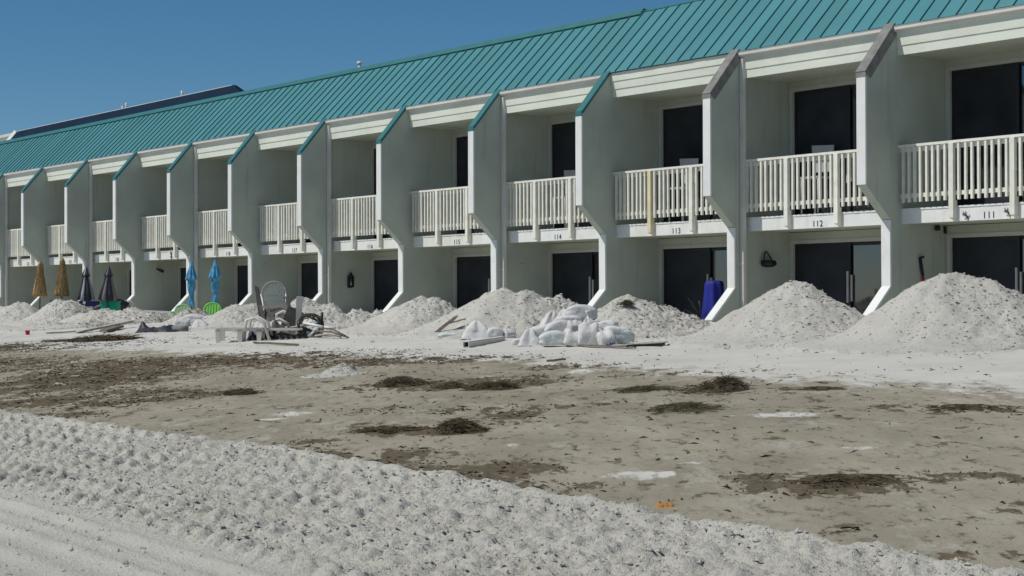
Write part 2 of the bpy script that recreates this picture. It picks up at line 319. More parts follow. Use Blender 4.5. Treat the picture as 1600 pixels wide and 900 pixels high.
def bank(x, y): return .85*np.exp(-((y-edge_y(x)-.28)/.26)**2)*sst(8.6, 9.8, x)*(1-sst(13.2, 13.9, x))+.6*np.exp(-((y-edge_y(x)-.1)/.12)**2)*sst(15.6, 16.2, x)
def edge_y(x): return -18.32-.48*sst(10, 18, x)
def slope(y):
    k = 1.1/24
    return np.where(y > -1, 0., k*(np.maximum(y, -70)+1))
def ground_z(x, y, fine=True):
    x = np.asarray(x, float); y = np.asarray(y, float)
    near = sst(-60, -40, x)*(1-sst(24, 34, x))*sst(-32, -26, y)*(1-sst(3, 8, y))
    z = slope(y)+near*.03*fbm(x*.35, y*.35, 3, 2)
    if fine:
        wsand = sst(-11, -8, y)
        z = z+near*(.010*fbm(x*1.6, y*1.6, 3, 4)+.020*wsand*np.maximum(fbm(x*2.2, y*2.2, 4, 6), 0))
        br = zone(BROWN, x, y); wh = zone(WHITE, x, y)
        z = z+near*(br*.03*np.maximum(fbm(x*7, y*7, 3, 9)+.1, 0)+wh*.03*np.maximum(.15+1.3*fbm(x*6, y*6, 4, 12), 0))
    return z-.30*sst(2.2, 3.0, y)*near
def gz(x, y): return float(ground_z(np.array([float(x)]), np.array([float(y)]))[0])
def graded(segs):
    out = []
    for a, b, d in segs: out += list(np.arange(a, b-1e-6, d))
    return np.array(out+[segs[-1][1]])
gx = graded([(-2000,-400,400),(-400,-100,50),(-100,-46,3),(-46,-20,.13),(-20,0,.08),(0,18.5,.05),(18.5,30,.5),(30,100,10),(100,400,60),(400,2000,400)])
gy = graded([(-75,-30,5),(-30,-19,.6),(-19,-12,.05),(-12,-2,.065),(-2,3,.13),(3,40,4),(40,400,60),(400,2400,400)])
GX, GY = np.meshgrid(gx, gy); GZ = ground_z(GX, GY)
gm = grid_mesh('ground', GX, GY, GZ, [m_ground])
edge = -10.1-1.15*sst(6, -8, GX)-.8*sst(-6, -14, GX)-.9*sst(2, 8, GX)+.35*fbm(GX*.3, GY*.3, 3, 21)
wet = (1-sst(-2.0, 2.2, GY-edge))
brz = np.maximum(zone(BROWN, GX, GY), bank(GX, GY)); whz = zone(WHITE, GX, GY)*.76
ca = gm.color_attributes.new('zones', 'FLOAT_COLOR', 'POINT')
ca.data.foreach_set('color', np.stack([wet, brz, whz, np.ones_like(wet)], -1).astype(np.float32).ravel())
tag(link('ground', gm), kind='structure')
sea = MB().add([(-2500,-2500,-3.4),(2500,-2500,-3.4),(2500,-74,-3.4),(-2500,-74,-3.4)], [(0,1,2,3)])
tag(sea.build('water', m_sea), kind='structure')

# ---- strip of sand churned by machine tracks, along the seaward side
def track_z(x, y):
    base = slope(y); o_ = np.zeros_like(x)
    e = y-(edge_y(x)+.05*fbm(x*.9, o_, 3, 31)+.035*pn(x*4, o_, 33))
    body = 1-sst(-.26, .02, e)                        # rises from the dirt over a short bank
    gyv = np.clip(6.2-.52*(x-8), 2.2, 9)
    ph = 3.45*x+gyv*(y+19.)+.22*fbm(x*1.1, y*1.1, 2, 40)+np.where(y < -20.05, .4, 0)
    yy = y+.06*(x-12)
    lane = (yy+.05*pn(x*.6, o_, 45)+21.0)/.95; li = np.floor(lane); lf = lane-li          # overlapping passes of one track
    c1 = .5+.5*np.cos(2*np.pi*(ph+.18*li)); bar = sst(.15, .85, c1)
    row = .60+.40*np.cos(2*np.pi*(yy+.04*pn(x*.8, o_, 43))/.30)
    rut = y+.08*pn(x*.6, o_, 44)+.03*(x-12)
    trd = sst(-20.92, -20.78, rut)*(1-sst(-.42, -.2, e))
    strip = 1-.55*np.exp(-(np.minimum(lf, 1-lf)/.11)**2)
    wear = np.clip(.75+.7*fbm(x*.9, y*.9, 2, 47), .3, 1.2)
    cr = fbm(x*5, y*5, 3, 50, .55); crumb = np.abs(fbm(x*12, y*12, 2, 60, .6)); fine = fbm(x*26, y*26, 2, 64, .6)
    z = base+.02+.085*body*(1-.3*sst(-20.7, -21.3, y))
    z = z+body*trd*strip*.047*(bar*row-.4)*wear+body*(.006+.010*trd)*cr+body*(.004+.034*trd*(.5+.7*(1-bar)))*crumb+body*(.005+.025*trd)*fine
    z = z+.045*np.exp(-((e+.26)/.13)**2)*(.5+1.2*fbm(x*4, y*4, 3, 66))
    for yc, wd, h in ((-20.98, .035, .022), (-21.33, .045, .024), (-21.14, .025, .012), (-21.6, .05, .015)):
        l = y-(yc-.012*(x-10.5)-.006*(x-10.5)**2)
        z = z+h*np.exp(-(l/wd)**2)*(.7+.5*pn(x*3, o_, 70))-.5*h*np.exp(-((l+.10)/(wd*2))**2)
    return np.where(e > 0.0, base-.05-.5*sst(0, .25, e), z)
tx = graded([(-60,-4,.6),(-4,2,.08),(2,7,.03),(7,18.2,.0155),(18.2,24,.1),(24,60,3)])
ty = graded([(-34,-24,.8),(-24,-22,.12),(-22,-21,.03),(-21,-18.0,.0155)])
TX, TY = np.meshgrid(tx, ty)
tag(link('tracked_sand', grid_mesh('tracked_sand', TX, TY, track_z(TX, TY), [m_sand])), kind='structure')

# clods of sand as real lumps
ICO_V = []; ICO_F = []
bm = bmesh.new(); bmesh.ops.create_icosphere(bm, subdivisions=1, radius=1)
bm.verts.ensure_lookup_table(); ICO_V = np.array([v.co[:] for v in bm.verts]); ICO_F = np.array([[v.index for v in f.verts] for f in bm.faces]); bm.free()
OCT_V = np.array([(1,0,0),(-1,0,0),(0,1,0),(0,-1,0),(0,0,1),(0,0,-1)], float); OCT_F = np.array([(0,2,4),(2,1,4),(1,3,4),(3,0,4),(2,0,5),(1,2,5),(3,1,5),(0,3,5)])
def clods(name, C, Rr, m, parent=None, seed=1, flat=.75, IV=None, IF=None):
    IV = OCT_V if IV is None else IV; IF = OCT_F if IF is None else IF
    rs = np.random.RandomState(seed); n = len(C); k = len(IV)
    jit = 1+.45*(rs.rand(n, k, 1)-.5)*2
    sc = np.stack([Rr*(.75+.6*rs.rand(n)), Rr*(.75+.6*rs.rand(n)), Rr*flat*(.7+.5*rs.rand(n))], -1)[:, None, :]
    an = rs.rand(n)*6.283; ca_, sa_ = np.cos(an)[:, None], np.sin(an)[:, None]; Q_ = IV[None]*jit*sc; V = C[:, None, :]+np.stack([Q_[..., 0]*ca_-Q_[..., 1]*sa_, Q_[..., 0]*sa_+Q_[..., 1]*ca_, Q_[..., 2]], -1)
    T = IF[None]+(np.arange(n)*k)[:, None, None]
    return link(name, tri_mesh(name, V, T, m), parent)
rs = np.random.RandomState(3)
n = 60000
cx = rs.uniform(1, 18.2, n); cy = edge_y(cx)-.04-np.abs(rs.uniform(0, 1, n))**1.2*3.4
keep = rs.rand(n) < np.where(cy < -20.9, .14, np.clip(.55+.9*fbm(cx*1.3, cy*1.3, 2, 90), .1, 1))
cx, cy = cx[keep], cy[keep]; cr_ = .004+.014*rs.rand(len(cx))**4
tag(clods('sand_clods', np.stack([cx, cy, track_z(cx, cy)+cr_*.1], -1), cr_, m_sand, None, 5), 'loose clods of pale sand strewn over the churned track strip', 'sand', kind='stuff')

# ------------------------------------------------------------------ the building
B = empty('motel_building', (0, 0, 0))
tag(B, 'long two-storey motel with teal metal roof, grey fin walls and white balconies', 'building')
N0, N1 = -2, 13            # bays n: from fin n (left) to fin n-1 (right)
T = .21                     # fin thickness
def bx(n): return -n*W      # right face of fin n = left end of bay n
YB, YR = 2.34, .98
BEAMF = 1.03
# --- fin walls
zP = lambda k: Z0+k*W
P1 = (.83, zP(.8975)); P2 = (0, zP(.682)); P3 = (0, zP(.1715)); P4 = (.691, zP(.0161)); P5 = (.70, zP(-.288)); P6 = (.02, zP(-.288)-.68)
fin_poly = [P2, P3, P4, P5, P6, (.02, -.35), (5.2, -.35), (5.2, 5.6), (1.1, 5.6), P1]
fin_me = MB().prism(fin_poly, 0, -T, 0).mesh('fin_wall', m_fin)
def strip(a, b, d, e=.004):   # thin painted board over a front edge from a to b (y,z)
    a, b = Vector((0, *a)), Vector((0, *b)); t = (b-a).normalized(); nrm = Vector((0, t.z, -t.y))
    if nrm.y > 0: nrm = -nrm
    m = MB(); c = (a+b)/2+nrm*(d/2-.01)+Vector((-T/2, 0, 0))
    m.obox(c, (T/2+e, 0, 0), t*((b-a).length/2), nrm*(d/2+.01)); return m
tr_up = strip(P2, P3, .02).mesh('edge_trim', m_white); tr_lo = strip(P4, P5, .02).mesh('edge_trim', m_white); tr_fl = strip((P5[0], P5[1]-.005), P6, .021).mesh('edge_trim', m_white)
def capmesh(m, h, ov, name, drop):
    a, b = Vector((0, *P1)), Vector((0, *P2)); a = a+Vector((0, .0, .06)); t = (b-a).normalized(); nrm = Vector((0, t.z, -t.y))
    if nrm.z < 0: nrm = -nrm
    mb = MB(); mid = (a+b)/2; L_ = (b-a).length/2
    mb.obox(mid+nrm*(h/2-drop)+Vector((-T/2, 0, 0)), (T/2+ov, 0, 0), t*(L_+.02), nrm*(h/2))
    mb.obox(b+Vector((-T/2, -.012, -.045)), (T/2+ov, 0, 0), (0, .012, 0), (0, 0, .06))
    return mb.mesh(name, m)
cap_teal = capmesh(m_tealcap, .06, .014, 'cap_flashing', .045)
cap_grey = capmesh(m_grey, .20, .02, 'bare_cap_board', .17)
for n in range(N0-1, N1+2):
    fw = link('fin_wall', fin_me, B, (bx(n), 0, 0))
    for me in (tr_up, tr_lo, tr_fl): link('edge_trim', me, fw)
    if n in (0, 1): tag(link('bare_cap_board', cap_grey, fw), 'bare grey cap board that has lost its teal flashing')
    else: link('cap_flashing', cap_teal, fw)
# torn remnant below the bare cap
# --- downspouts on every other fin
ds = MB(); ds.box((.012, .84, .0), (.105, .93, 5.56)); ds.box((-.0, .83, 1.2), (.118, .94, 1.24)); ds.box((-.0, .83, 3.9), (.118, .94, 3.94))
ds_me = ds.mesh('downspout', m_gutter)
for n in range(N0-1, N1+2):
    if n % 2: link('downspout', ds_me, B, (bx(n), 0, 0))
# --- bays
def text_mesh(s, size, mt):
    cu = bpy.data.curves.new('house_number', 'FONT'); cu.body = s; cu.size = size; cu.extrude = .004; cu.align_x = 'CENTER'; cu.align_y = 'CENTER'; cu.space_character = 1.15
    o = bpy.data.objects.new('house_number', cu); COL.objects.link(o)
    bpy.context.view_layer.update()
    me = bpy.data.meshes.new_from_object(o.evaluated_get(bpy.context.evaluated_depsgraph_get()))
    bpy.data.objects.remove(o); me.materials.clear(); me.materials.append(mt); me.name = 'house_number'
    return me
BW = W-T
DW = 3.1
def wall_mesh():
    m = MB(); y0, y1 = YB, YB+.18; d1 = .10+DW
    m.box((d1, y0, -.4), (BW, y1, 1.905)); m.box((0, y0, 1.735), (d1, y1, 1.905)); m.box((0, y0, -.4), (.10, y1, 1.735)); m.box((.1, y0, -.4), (d1, y1, -.02))
    m.box((d1, y0, 2.20), (BW, y1, 5.17)); m.box((0, y0, 5.03), (d1, y1, 5.17)); m.box((0, y0, 2.2), (.10, y1, 5.03))
    return m.mesh('back_wall', m_back)
back_me = wall_mesh()
def door_meshes(z0, z1):
    f = MB(); a, b = .10, .10+DW; y0 = YB-.02
    f.box((a-.055, y0, z0), (a+.03, YB+.1, z1)); f.box((b-.03, y0, z0), (b+.055, YB+.1, z1)); f.box((a+.03, y0+.003, z1-.075), (b-.03, YB+.1, z1+.003)); f.box((a+.03, y0+.01, z0), (b-.03, YB+.1, z0+.03))
    mid = (a+b)/2
    sash = MB()
    for (p, q, yy) in ((a+.03, mid+.05, YB+.045), (mid-.03, b-.03, YB+.085)):
        sash.box((p, yy, z0+.03), (p+.06, yy+.03, z1-.075)); sash.box((q-.06, yy, z0+.03), (q, yy+.03, z1-.075))
        sash.box((p+.06, yy, z1-.15), (q-.06, yy+.03, z1-.075)); sash.box((p+.06, yy, z0+.03), (q-.06, yy+.03, z0+.12))
    sc = MB().box((a+.09, YB+.055, z0+.12), (mid-.01, YB+.065, z1-.15))
    gl = MB().box((mid+.03, YB+.095, z0+.12), (b-.09, YB+.105, z1-.15))
    gl2 = MB().box((a+.09, YB+.11, z0+.05), (mid-.01, YB+.12, z1-.1))
    h = MB(); zc = z0+1.02 if z0 > 1 else .72
    h.box((mid-.02, YB+.0, zc-.33), (mid+.012, YB+.044, zc+.33)); h.box((mid+.055, YB+.04, zc-.3), (mid+.085, YB+.08, zc+.25))
    return f.mesh('sliding_door', m_frame), sash.mesh('sash', m_dark), sc.mesh('screen', m_screen), gl.mesh('glass_pane', m_glass), h.mesh('handle', m_handle)
doors = [door_meshes(-.02, 1.735), door_meshes(2.21, 5.03)]
# balcony
beam = MB().box((0, BEAMF, Z0), (BW, BEAMF+.14, 2.165)); beam_me = beam.mesh('balcony_beam', m_beam)
slab_me = MB().box((0, BEAMF+.14, Z0+.006), (BW, YB+.18, 2.165)).mesh('balcony_slab', m_back)
dk = MB(); nb = 28; pw = BW/nb
for i in range(nb): dk.box((i*pw+.003, BEAMF-.012+.006*(rnd.random()-.5), 2.167), ((i+1)*pw-.003, YB, 2.2))
deck_me = dk.mesh('deck', m_beam)
brk = MB()
rail = MB().box((0, YR-.055, 3.37), (BW, YR+.045, 3.42)).box((0, YR+.004, 3.28), (BW, YR+.04, 3.37)).box((0, YR+.004, 2.40), (BW, YR+.04, 2.48))
rail_me = rail.mesh('railing', m_rail)
bal_me = MB().box((-.024, YR-.046, 2.31), (.024, YR+.002, 3.365)).mesh('baluster', m_rail)
pm = MB(); pm.box((-.052, YR-.075, 1.975), (.052, YR+.002, 3.368)); pm.box((-.052, YR+.002, 1.975), (.052, BEAMF-.002, 2.3))
pm.prism([(YR-.075, 1.975), (BEAMF-.002, 1.975), (BEAMF-.002, 1.94)], 0, -.05, .05)
post_me = pm.mesh('post', m_rail)
PX = (1.26, 2.62)
bal_x = [1.26/9*(i+.75) for i in range(8)]+[1.26+1.36/9*(i+1) for i in range(8)]+[2.62+1.36/9*(i+1) for i in range(8)]
allb = MB()
for x in bal_x: allb.box((x-.024, YR-.046, 2.31), (x+.024, YR+.002, 3.365))
allb_me = allb.mesh('balusters', m_rail)
# eave: three lapped boards leaning inwards, soffit, gutter
FA, FB = Vector((0, .868, 5.705)), Vector((0, .955, 5.155))
ft = (FB-FA).normalized(); fn = Vector((0, ft.z, -ft.y))
if fn.y > 0: fn = -fn
boards = []
for i in range(3):
    a = FA+(FB-FA)*(i/3); b = FA+(FB-FA)*((i+1)/3)
    m = MB(); m.add([(.0, *(a+fn*.006)[1:]), (BW, *(a+fn*.006)[1:]), (BW, *(b+fn*.022)[1:]), (0, *(b+fn*.022)[1:]),
                     (.0, *(a-fn*.03)[1:]), (BW, *(a-fn*.03)[1:]), (BW, *(b-fn*.03)[1:]), (0, *(b-fn*.03)[1:])],
                    [(0,1,2,3),(7,6,5,4),(0,4,5,1),(3,2,6,7),(0,3,7,4),(1,5,6,2)])
    boards.append(m.mesh('fascia_board', m_cream))
soff_me = MB().box((0, .96, 5.172), (BW, YB+.18, 5.21)).mesh('soffit', m_back)
gp = [(.862, 5.69), (.868, 5.60), (.825, 5.60), (.79, 5.632), (.79, 5.685), (.778, 5.70), (.79, 5.706), (.803, 5.69), (.803, 5.64), (.832, 5.615), (.855, 5.615), (.850, 5.69)]
gut_me = MB().prism(gp, 0, .0, BW-.02).mesh('gutter', m_gutter)
for n in range(N0, N1+1):
    x = bx(n)
    link('back_wall', back_me, B, (x, 0, 0))
    for (f, sa, sc, gl, h) in doors:
        d = link('sliding_door', f, B, (x, 0, 0))
        link('sash', sa, d); link('screen', sc, d); link('glass_pane', gl, d); link('handle', h, d)
    bo = link('balcony_beam', beam_me, B, (x, 0, 0)); link('balcony_slab', slab_me, B, (x, 0, 0)); link('deck', deck_me, B, (x, 0, 0))
    r = link('railing', rail_me, B, (x, 0, 0))
    for k, p in enumerate(PX):
        po = link('post', post_me, r, (p, 0, 0))
        if n == 2 and k == 0:
            po.data = post_me.copy(); po.data.materials[0] = m_yellow; po['label'] = 'yellowed railing post'
    if 0 <= n <= 10:
        for i, q in enumerate(bal_x): link('baluster', bal_me, r, (q+rnd.uniform(-.006, .006), 0, 0), (0, rnd.uniform(-.004, .004), 0))
    else: tag(link('balusters', allb_me, r), kind='stuff')
    for me in boards: link('fascia_board', me, B, (x, 0, 0))
    link('soffit', soff_me, B, (x, 0, 0))
    if n != 2: link('gutter', gut_me, B, (x, 0, 0))
    if 0 <= n <= 11 and n != 8:
        link('house_number', text_mesh(str(111+n), .175, m_num), bo, (2.03, BEAMF-.004, 1.99), (math.pi/2, 0, 0))
# --- roof
XL, XR = bx(N1)-T, bx(N0-1)
YE, ZE, RT = .84, 5.735, 1.67
rf = MB().prism([(YE+.02, ZE-.02), (YE+.06, ZE-.04), (YE+RT+.0, ZE+RT-.10), (10, ZE+RT-.35), (10, 5.3), (5.2, 5.3), (2.6, 5.3), (1.1, 5.74)], 0, XL, XR)
roof = rf.build('roof', m_flat, B)
PW = W/10; sq = math.sqrt(.5)
pmn = MB(); L_ = RT/sq-.02
def rp(u, v, h): return (u, YE+v*sq-h*sq, ZE+v*sq+h*sq)
def pbox(m, u0, u1, v0, v1, h0, h1):
    m.add([rp(u0,v0,h0),rp(u1,v0,h0),rp(u1,v1,h0),rp(u0,v1,h0),rp(u0,v0,h1),rp(u1,v0,h1),rp(u1,v1,h1),rp(u0,v1,h1)], [(0,3,2,1),(4,5,6,7),(0,1,5,4),(1,2,6,5),(2,3,7,6),(3,0,4,7)])
pbox(pmn, .002, PW-.002, -.03, L_, .0, .012); pbox(pmn, .002, .018, -.03, L_, .012, .042)
pan_me = [pmn.mesh('roof_panel', m_teal)]
k = 0; x = XL
while x < XR-.01:
    o = link('roof_panel', pan_me[0], roof, (x, rnd.uniform(-.003, .003), rnd.uniform(-.003, .003))); x += PW
XC = -9.05
rc = MB(); c0 = L_-.14
rc.add([rp(0,c0,.058), rp(0,L_+.05,.075), (0, YE+RT+.30, ZE+RT+.02), (0, YE+RT+.30, ZE+RT-.1), rp(0,L_-.02,.0), rp(0, c0, .03)]+
       [(XC-XL+p[0], p[1], p[2]) for p in (rp(0,c0,.058), rp(0,L_+.05,.075), (0, YE+RT+.30, ZE+RT+.02), (0, YE+RT+.30, ZE+RT-.1), rp(0,L_-.02,.0), rp(0, c0, .03))],
       [(0,1,2,3,4,5),(11,10,9,8,7,6)]+[(i, i+6, (i+1) % 6+6, (i+1) % 6) for i in range(6)])
rc.build('ridge_cap', m_tealcap, roof, (XL, 0, 0))
ep = MB(); pbox(ep, 0, XR-XC, L_-.03, L_+.03, .0, .03); ep.build('ridge_trim', m_tealcap, roof, (XC+.05, 0, 0))
vp = MB(); vp.tube([(0,0,0),(0,0,.42)], .045, 8); vp.lathe([(.08,.38),(.09,.42),(.05,.47)], 10); vp.lathe([(.1,0),(.06,.1)], 10)
vp.build('vent_pipe', m_gutter, roof, (-22.24, 2.75, ZE+RT-.15))
# --- rear and end walls
wl = MB(); wl.box((XL-.2, 5.2, -.4), (XR+.2, 5.4, 5.3)); wl.build('rear_wall', m_back, B)

# ------------------------------------------------------------------ buildings beyond
nb_ = empty('navy_roof_building', (-85, 17, 0)); tag(nb_, 'building with a dark navy metal roof rising behind the teal roof', 'building')
x0, x1, zr = 1.0, 30.0, 11.38
m = MB(); m.add([(x0,-1,zr),(x1,-1,zr),(x1+8.5,-3.0,zr-3.4),(x0-2.6,-3.0,zr-3.4),(x0,-.85,zr),(x1,-.85,zr),(x1+6.,.6,zr-3.4),(x0-2.6,.6,zr-3.4)],
   [(0,1,2,3),(4,7,6,5),(0,4,5,1),(1,5,6,2),(0,3,7,4),(3,2,6,7)])
rr = m.build('roof', m_navy, nb_)
MB().box((x0, -1.0, zr-.02), (x1-.2, -.9, zr+.03)).build('ridge_trim', m_gutter, rr)
MB().obox((x0-1.3, -2.02, zr-1.7), (1.3, 1.0, 1.7), (.12, 0, -.09), (.0, -.06, .03)).build('gable_trim', m_whitew, rr)
MB().box((x0-2, -2.8, 0), (x1+6., .5, zr-3.41)).build('wall', m_whitew, nb_)
for px_, hh in ((24.1, .3), (17.2, .32), (16.7, .18)):
    MB().tube([(0,0,-.1),(0,0,hh)], .06, 8).build('vent_pipe', m_gutter, rr, (px_, -.92, zr))
wb = empty('white_building', (-100, 18, 0)); tag(wb, 'pale building with white eaves beyond the left end of the navy roof', 'building')
MB().box((0, 0, 0), (14.2, 9, 10.9)).build('wall', m_whitew, wb)
MB().box((-.4, -.9, 11.0), (14.9, 9.4, 11.45)).build('fascia', m_cream, wb)
MB().box((-.5, -1.05, 11.45), (15.0, 9.5, 11.62)).build('roof', m_gutter, wb)

# ------------------------------------------------------------------ sand piles
def pile(label, cx, cy, peaks, size, seed, rough=1., clod=400, mat_=None, res=.03, peak_r=.12):
    """peaks: (dx, dy, height, slope) cones blended; size: half extent"""
    n = int(2*size/res); g = np.linspace(-size, size, n); X, Y = np.meshgrid(g, g)
    def h(X, Y):
        wx = X+.22*fbm(X*.9, Y*.9, 3, seed)+.07*fbm(X*3, Y*3, 2, seed+1); wy = Y+.22*fbm(X*.9+5, Y*.9, 3, seed+2)+.07*fbm(X*3+9, Y*3, 2, seed+3)
        H = np.full(X.shape, -9.)
        for dx, dy, ht, sl in peaks:
            r = np.sqrt((wx-dx)**2+(wy-dy)**2+peak_r**2)-peak_r
            c = ht-sl*r; ft_ = min(.17, ht*.28); c = np.where(c < ft_, ft_*np.exp((c-ft_)/(ft_*1.35)), c)     # concave foot
            H = np.maximum(H, c)+.04*np.exp(-np.abs(H-c)*12)
        side = sst(-.5, .6, (X*R0.x+Y*R0.y)/size+.25*fbm(X*1.2, Y*1.2, 2, seed+8))   # crumbly on one side, smoother on the other
        amp = rough*(.10+.90*side)*sst(.02, .2, H)
        th_ = np.arctan2(wy, wx); H = H+sst(.05, .3, H)*rough*.03*fbm(th_*3.2, np.sqrt(wx**2+wy**2)*.5, 3, seed+7)
        H = H+amp*(.10*fbm(X*4.5, Y*4.5, 4, seed+5, .7)+.12*np.abs(fbm(X*8, Y*8, 3, seed+6, .7))-.02)
        return H-.035, amp
    H, amp = h(X, Y)
    ed = np.sqrt(X*X+Y*Y)/size+.1*fbm(X*2, Y*2, 2, seed+9); H = H-.30*sst(.72, 1., ed)
    Gs = ground_z(X+cx, Y+cy, False)
    o = link('sand_pile', grid_mesh('sand_pile', X, Y, H+Gs, [mat_ or m_pile]), None, (cx, cy, 0))
    tag(o, label, 'sand pile', 'sand piles along the building front')
    if clod:
        rs = np.random.RandomState(seed); clod *= 4; px_ = rs.uniform(-size, size, clod*4)*.85; py_ = rs.uniform(-size, size, clod*4)*.85
        hh, aa = h(px_, py_); k = (hh > .0) & (rs.rand(len(px_)) < np.clip(aa, 0, 2)**1.3*.75+.02); px_, py_, hh = px_[k][:clod], py_[k][:clod], hh[k][:clod]
        R_ = .010+.020*rs.rand(len(px_))**3
        tag(clods('sand_lumps', np.stack([px_, py_, hh+ground_z(px_+cx, py_+cy, False)+R_*.0], -1), R_, mat_ or m_pile, o, seed, .6), kind='stuff')
    return o
pile('tallest sand pile, smooth left flank, in front of number 111', 5.84, -5.0, [(0,0,1.03,.60),(.35,.25,.93,.62),(.75,.5,.66,.6)], 3.0, 100, 1., 1500)
pile('peaked sand pile in front of the door of number 112', 2.84, -5.0, [(0,0,.92,.60),(.16,.1,.9,.72),(-.45,-.3,.62,.55)], 2.6, 120, 1., 1300)
pile('sand pile with brown weed on its top, behind the sandbags', -1.70, -4.45, [(0,0,.73,.62),(.5,.35,.52,.7),(.85,.62,.32,.7)], 2.1, 140, 1.2, 1100)
pile('broad double-humped sand pile in front of numbers 114 and 115', -4.75, -4.7, [(-.30,-.25,.90,.56),(.2,.1,.84,.75),(.62,.50,.72,.85),(-.7,-.7,.55,.5)], 2.7, 160, 1.1, 1500)
pile('rounded sand pile beside the broad double-humped one, below number 116', -8.2, -4.65, [(0,0,.74,.58),(.3,.2,.70,.75),(-.5,-.3,.5,.5)], 2.3, 180, 1.1, 1100)
pile('sand pile with a long right tail behind the broken chairs', -13.2, -4.6, [(0,0,.74,.60),(.45,.45,.56,.7),(1.0,1.0,.38,.75),(1.35,1.35,.36,.8)], 2.7, 200, 1.2, 1000, res=.035)
pile('sand pile at the left of the broken chairs, below number 118', -16.1, -4.7, [(0,0,.58,.60),(.35,.3,.57,.65),(-.3,-.3,.42,.6)], 2.0, 220, 1.2, 800, res=.035)
pile('small lumpy grey sand pile under the left blue umbrella', -19.4, -4.4, [(0,0,.42,.62),(.2,.2,.40,.8)], 1.3, 240, 2.0, 700, res=.035)
pile('pointed sand pile between the straw and striped umbrellas', -27.2, -4.75, [(0,0,.72,.62),(.3,.25,.68,.65)], 2.0, 260, 1.3, 800, res=.04)
pile('low sand pile in front of the green crate', -24.0, -4.7, [(0,0,.46,.42),(.6,.5,.44,.5),(-.5,-.4,.34,.4),(1.2,1.0,.28,.4)], 2.2, 280, 1.4, 700, res=.04)
pile('leftmost sand pile, near the first straw umbrella', -30.2, -4.8, [(0,0,.66,.6),(-.5,-.35,.55,.5)], 2.2, 300, 1.2, 600, res=.045)
pile('low spread of lumpy sand in front of the leftmost piles', -23.2, -6.6, [(0,0,.16,.2),(-1.2,-1.,.15,.2),(1.0,.7,.17,.25)], 2.0, 320, 1.6, 700, res=.04)
pile('small heap of white sand alone on the brown ground', 2.25, -13.15, [(0,0,.16,.75),(.12,.1,.13,.8)], .55, 340, .7, 250, res=.02, peak_r=.03)

# ------------------------------------------------------------------ weed and debris
def strands(n, cx, cy, a, b, zf, seed, ln=(.08, .3), r=.006, hump=0., fill=1.):
    """bent strands lying in a heap; returns V,T"""
    rs = np.random.RandomState(seed); V = []; Tt = []
    for i in range(n):
        th = rs.rand()*6.283; q = rs.rand()**.8*(.8+.45*math.sin(3*th+seed)*math.cos(2*th+seed*2))
        u, v = q*math.cos(th)*a, q*math.sin(th)*b
        x, y = cx+u*R0.x+v*F0.x, cy+u*R0.y+v*F0.y
        top = hump*max(0, 1-q*q)
        z = zf(x, y)+rs.rand()*top+.004
        d = rs.rand()*6.283 if rs.rand() < .4 else math.atan2(R0.y, R0.x)+rs.normal()*.5
        L = rs.uniform(*ln); k = 3; el = rs.normal()*.22*(hump > .03)
        p = np.array([x, y, z]); base = len(V); bend = rs.normal()*.7
        for j in range(k):
            dr = np.array([math.cos(d+bend*j*.5), math.sin(d+bend*j*.5), el-(.3*j if hump > .03 else 0)])
            sd = np.array([-dr[1], dr[0], 0]); rr_ = r*(1-.3*j)
            V += [p+sd*rr_, p-sd*rr_, p+np.array([0, 0, rr_*1.2])]
            p = p+dr*L/(k-1); p[2] = max(p[2], zf(p[0], p[1])+.002)
        for j in range(k-1):
            s = base+j*3
            for e, f in ((0,1),(1,2),(2,0)): Tt += [(s+e, s+f, s+3+f), (s+e, s+3+f, s+3+e)]
        Tt += [(base, base+2, base+1), (base+6, base+7, base+8)]
    return V, Tt
def zplane(x, y): return float(slope(np.array(y)))+.03
def weed(label, cx, cy, a, b, n, hump, seed, mt, ln=(.03, .13), r=.0045, name='seaweed_clump', core=True):
    n = int(n*2.2); hump *= .8
    V, Tt = strands(n, 0, 0, a, b, lambda x, y: (1.1/24)*y, seed, ln, r, hump)
    o = link(name, tri_mesh(name, V, Tt, mt), None, (cx, cy, gz(cx, cy)))
    tag(o, label, 'seaweed', 'clumps of dried seaweed on the ground')
    if core and hump > .045:
        k = 40; t = np.linspace(-1, 1, k); U, Vv = np.meshgrid(t, t); q = np.sqrt(U*U+Vv*Vv)
        H = hump*.55*np.clip(1-q*q*1.2, 0, 1)+.5*hump*fbm(U*4, Vv*4, 3, seed)*np.clip(1-q, 0, 1)-.03*sst(.8, 1, q)
        X = U*a*R0.x+Vv*b*F0.x; Y = U*a*R0.y+Vv*b*F0.y
        link('matted_core', grid_mesh('matted_core', X, Y, H+(1.1/24)*Y-.012, [mt]), o)
    return o
weed('bushy dark seaweed clump, right of the centre of the brown ground', 8.75, -12.35, .33, .30, 420, .17, 1, m_weed)
weed('long thin trail of greenish weed leading to the bushy clump', 8.0, -12.75, .42, .34, 300, .044, 2, m_weedg)
weed('flat greenish weed patch just below the bushy clump', 9.9, -14.0, .34, .34, 360, .044, 3, m_weedg)
weed('rounded dark seaweed heap above the edge of the churned sand', 9.65, -16.42, .24, .24, 420, .13, 4, m_weed)
weed('low tail of weed left of the rounded dark heap', 9.0, -16.72, .42, .22, 320, .044, 5, m_weed)
weed('tangled wrack heap near the middle of the long brown band', 4.75, -13.75, .36, .34, 420, .13, 6, m_weed)
weed('wrack tuft at the right end of the long brown band', 6.2, -13.45, .40, .3, 360, .09, 7, m_weed)
weed('small dark weed tuft in the middle of the long brown band', 5.6, -13.6, .2, .25, 200, .08, 8, m_weed)
weed('small weed knot on the left part of the brown ground', 3.9, -15.4, .25, .3, 220, .06, 9, m_weed)
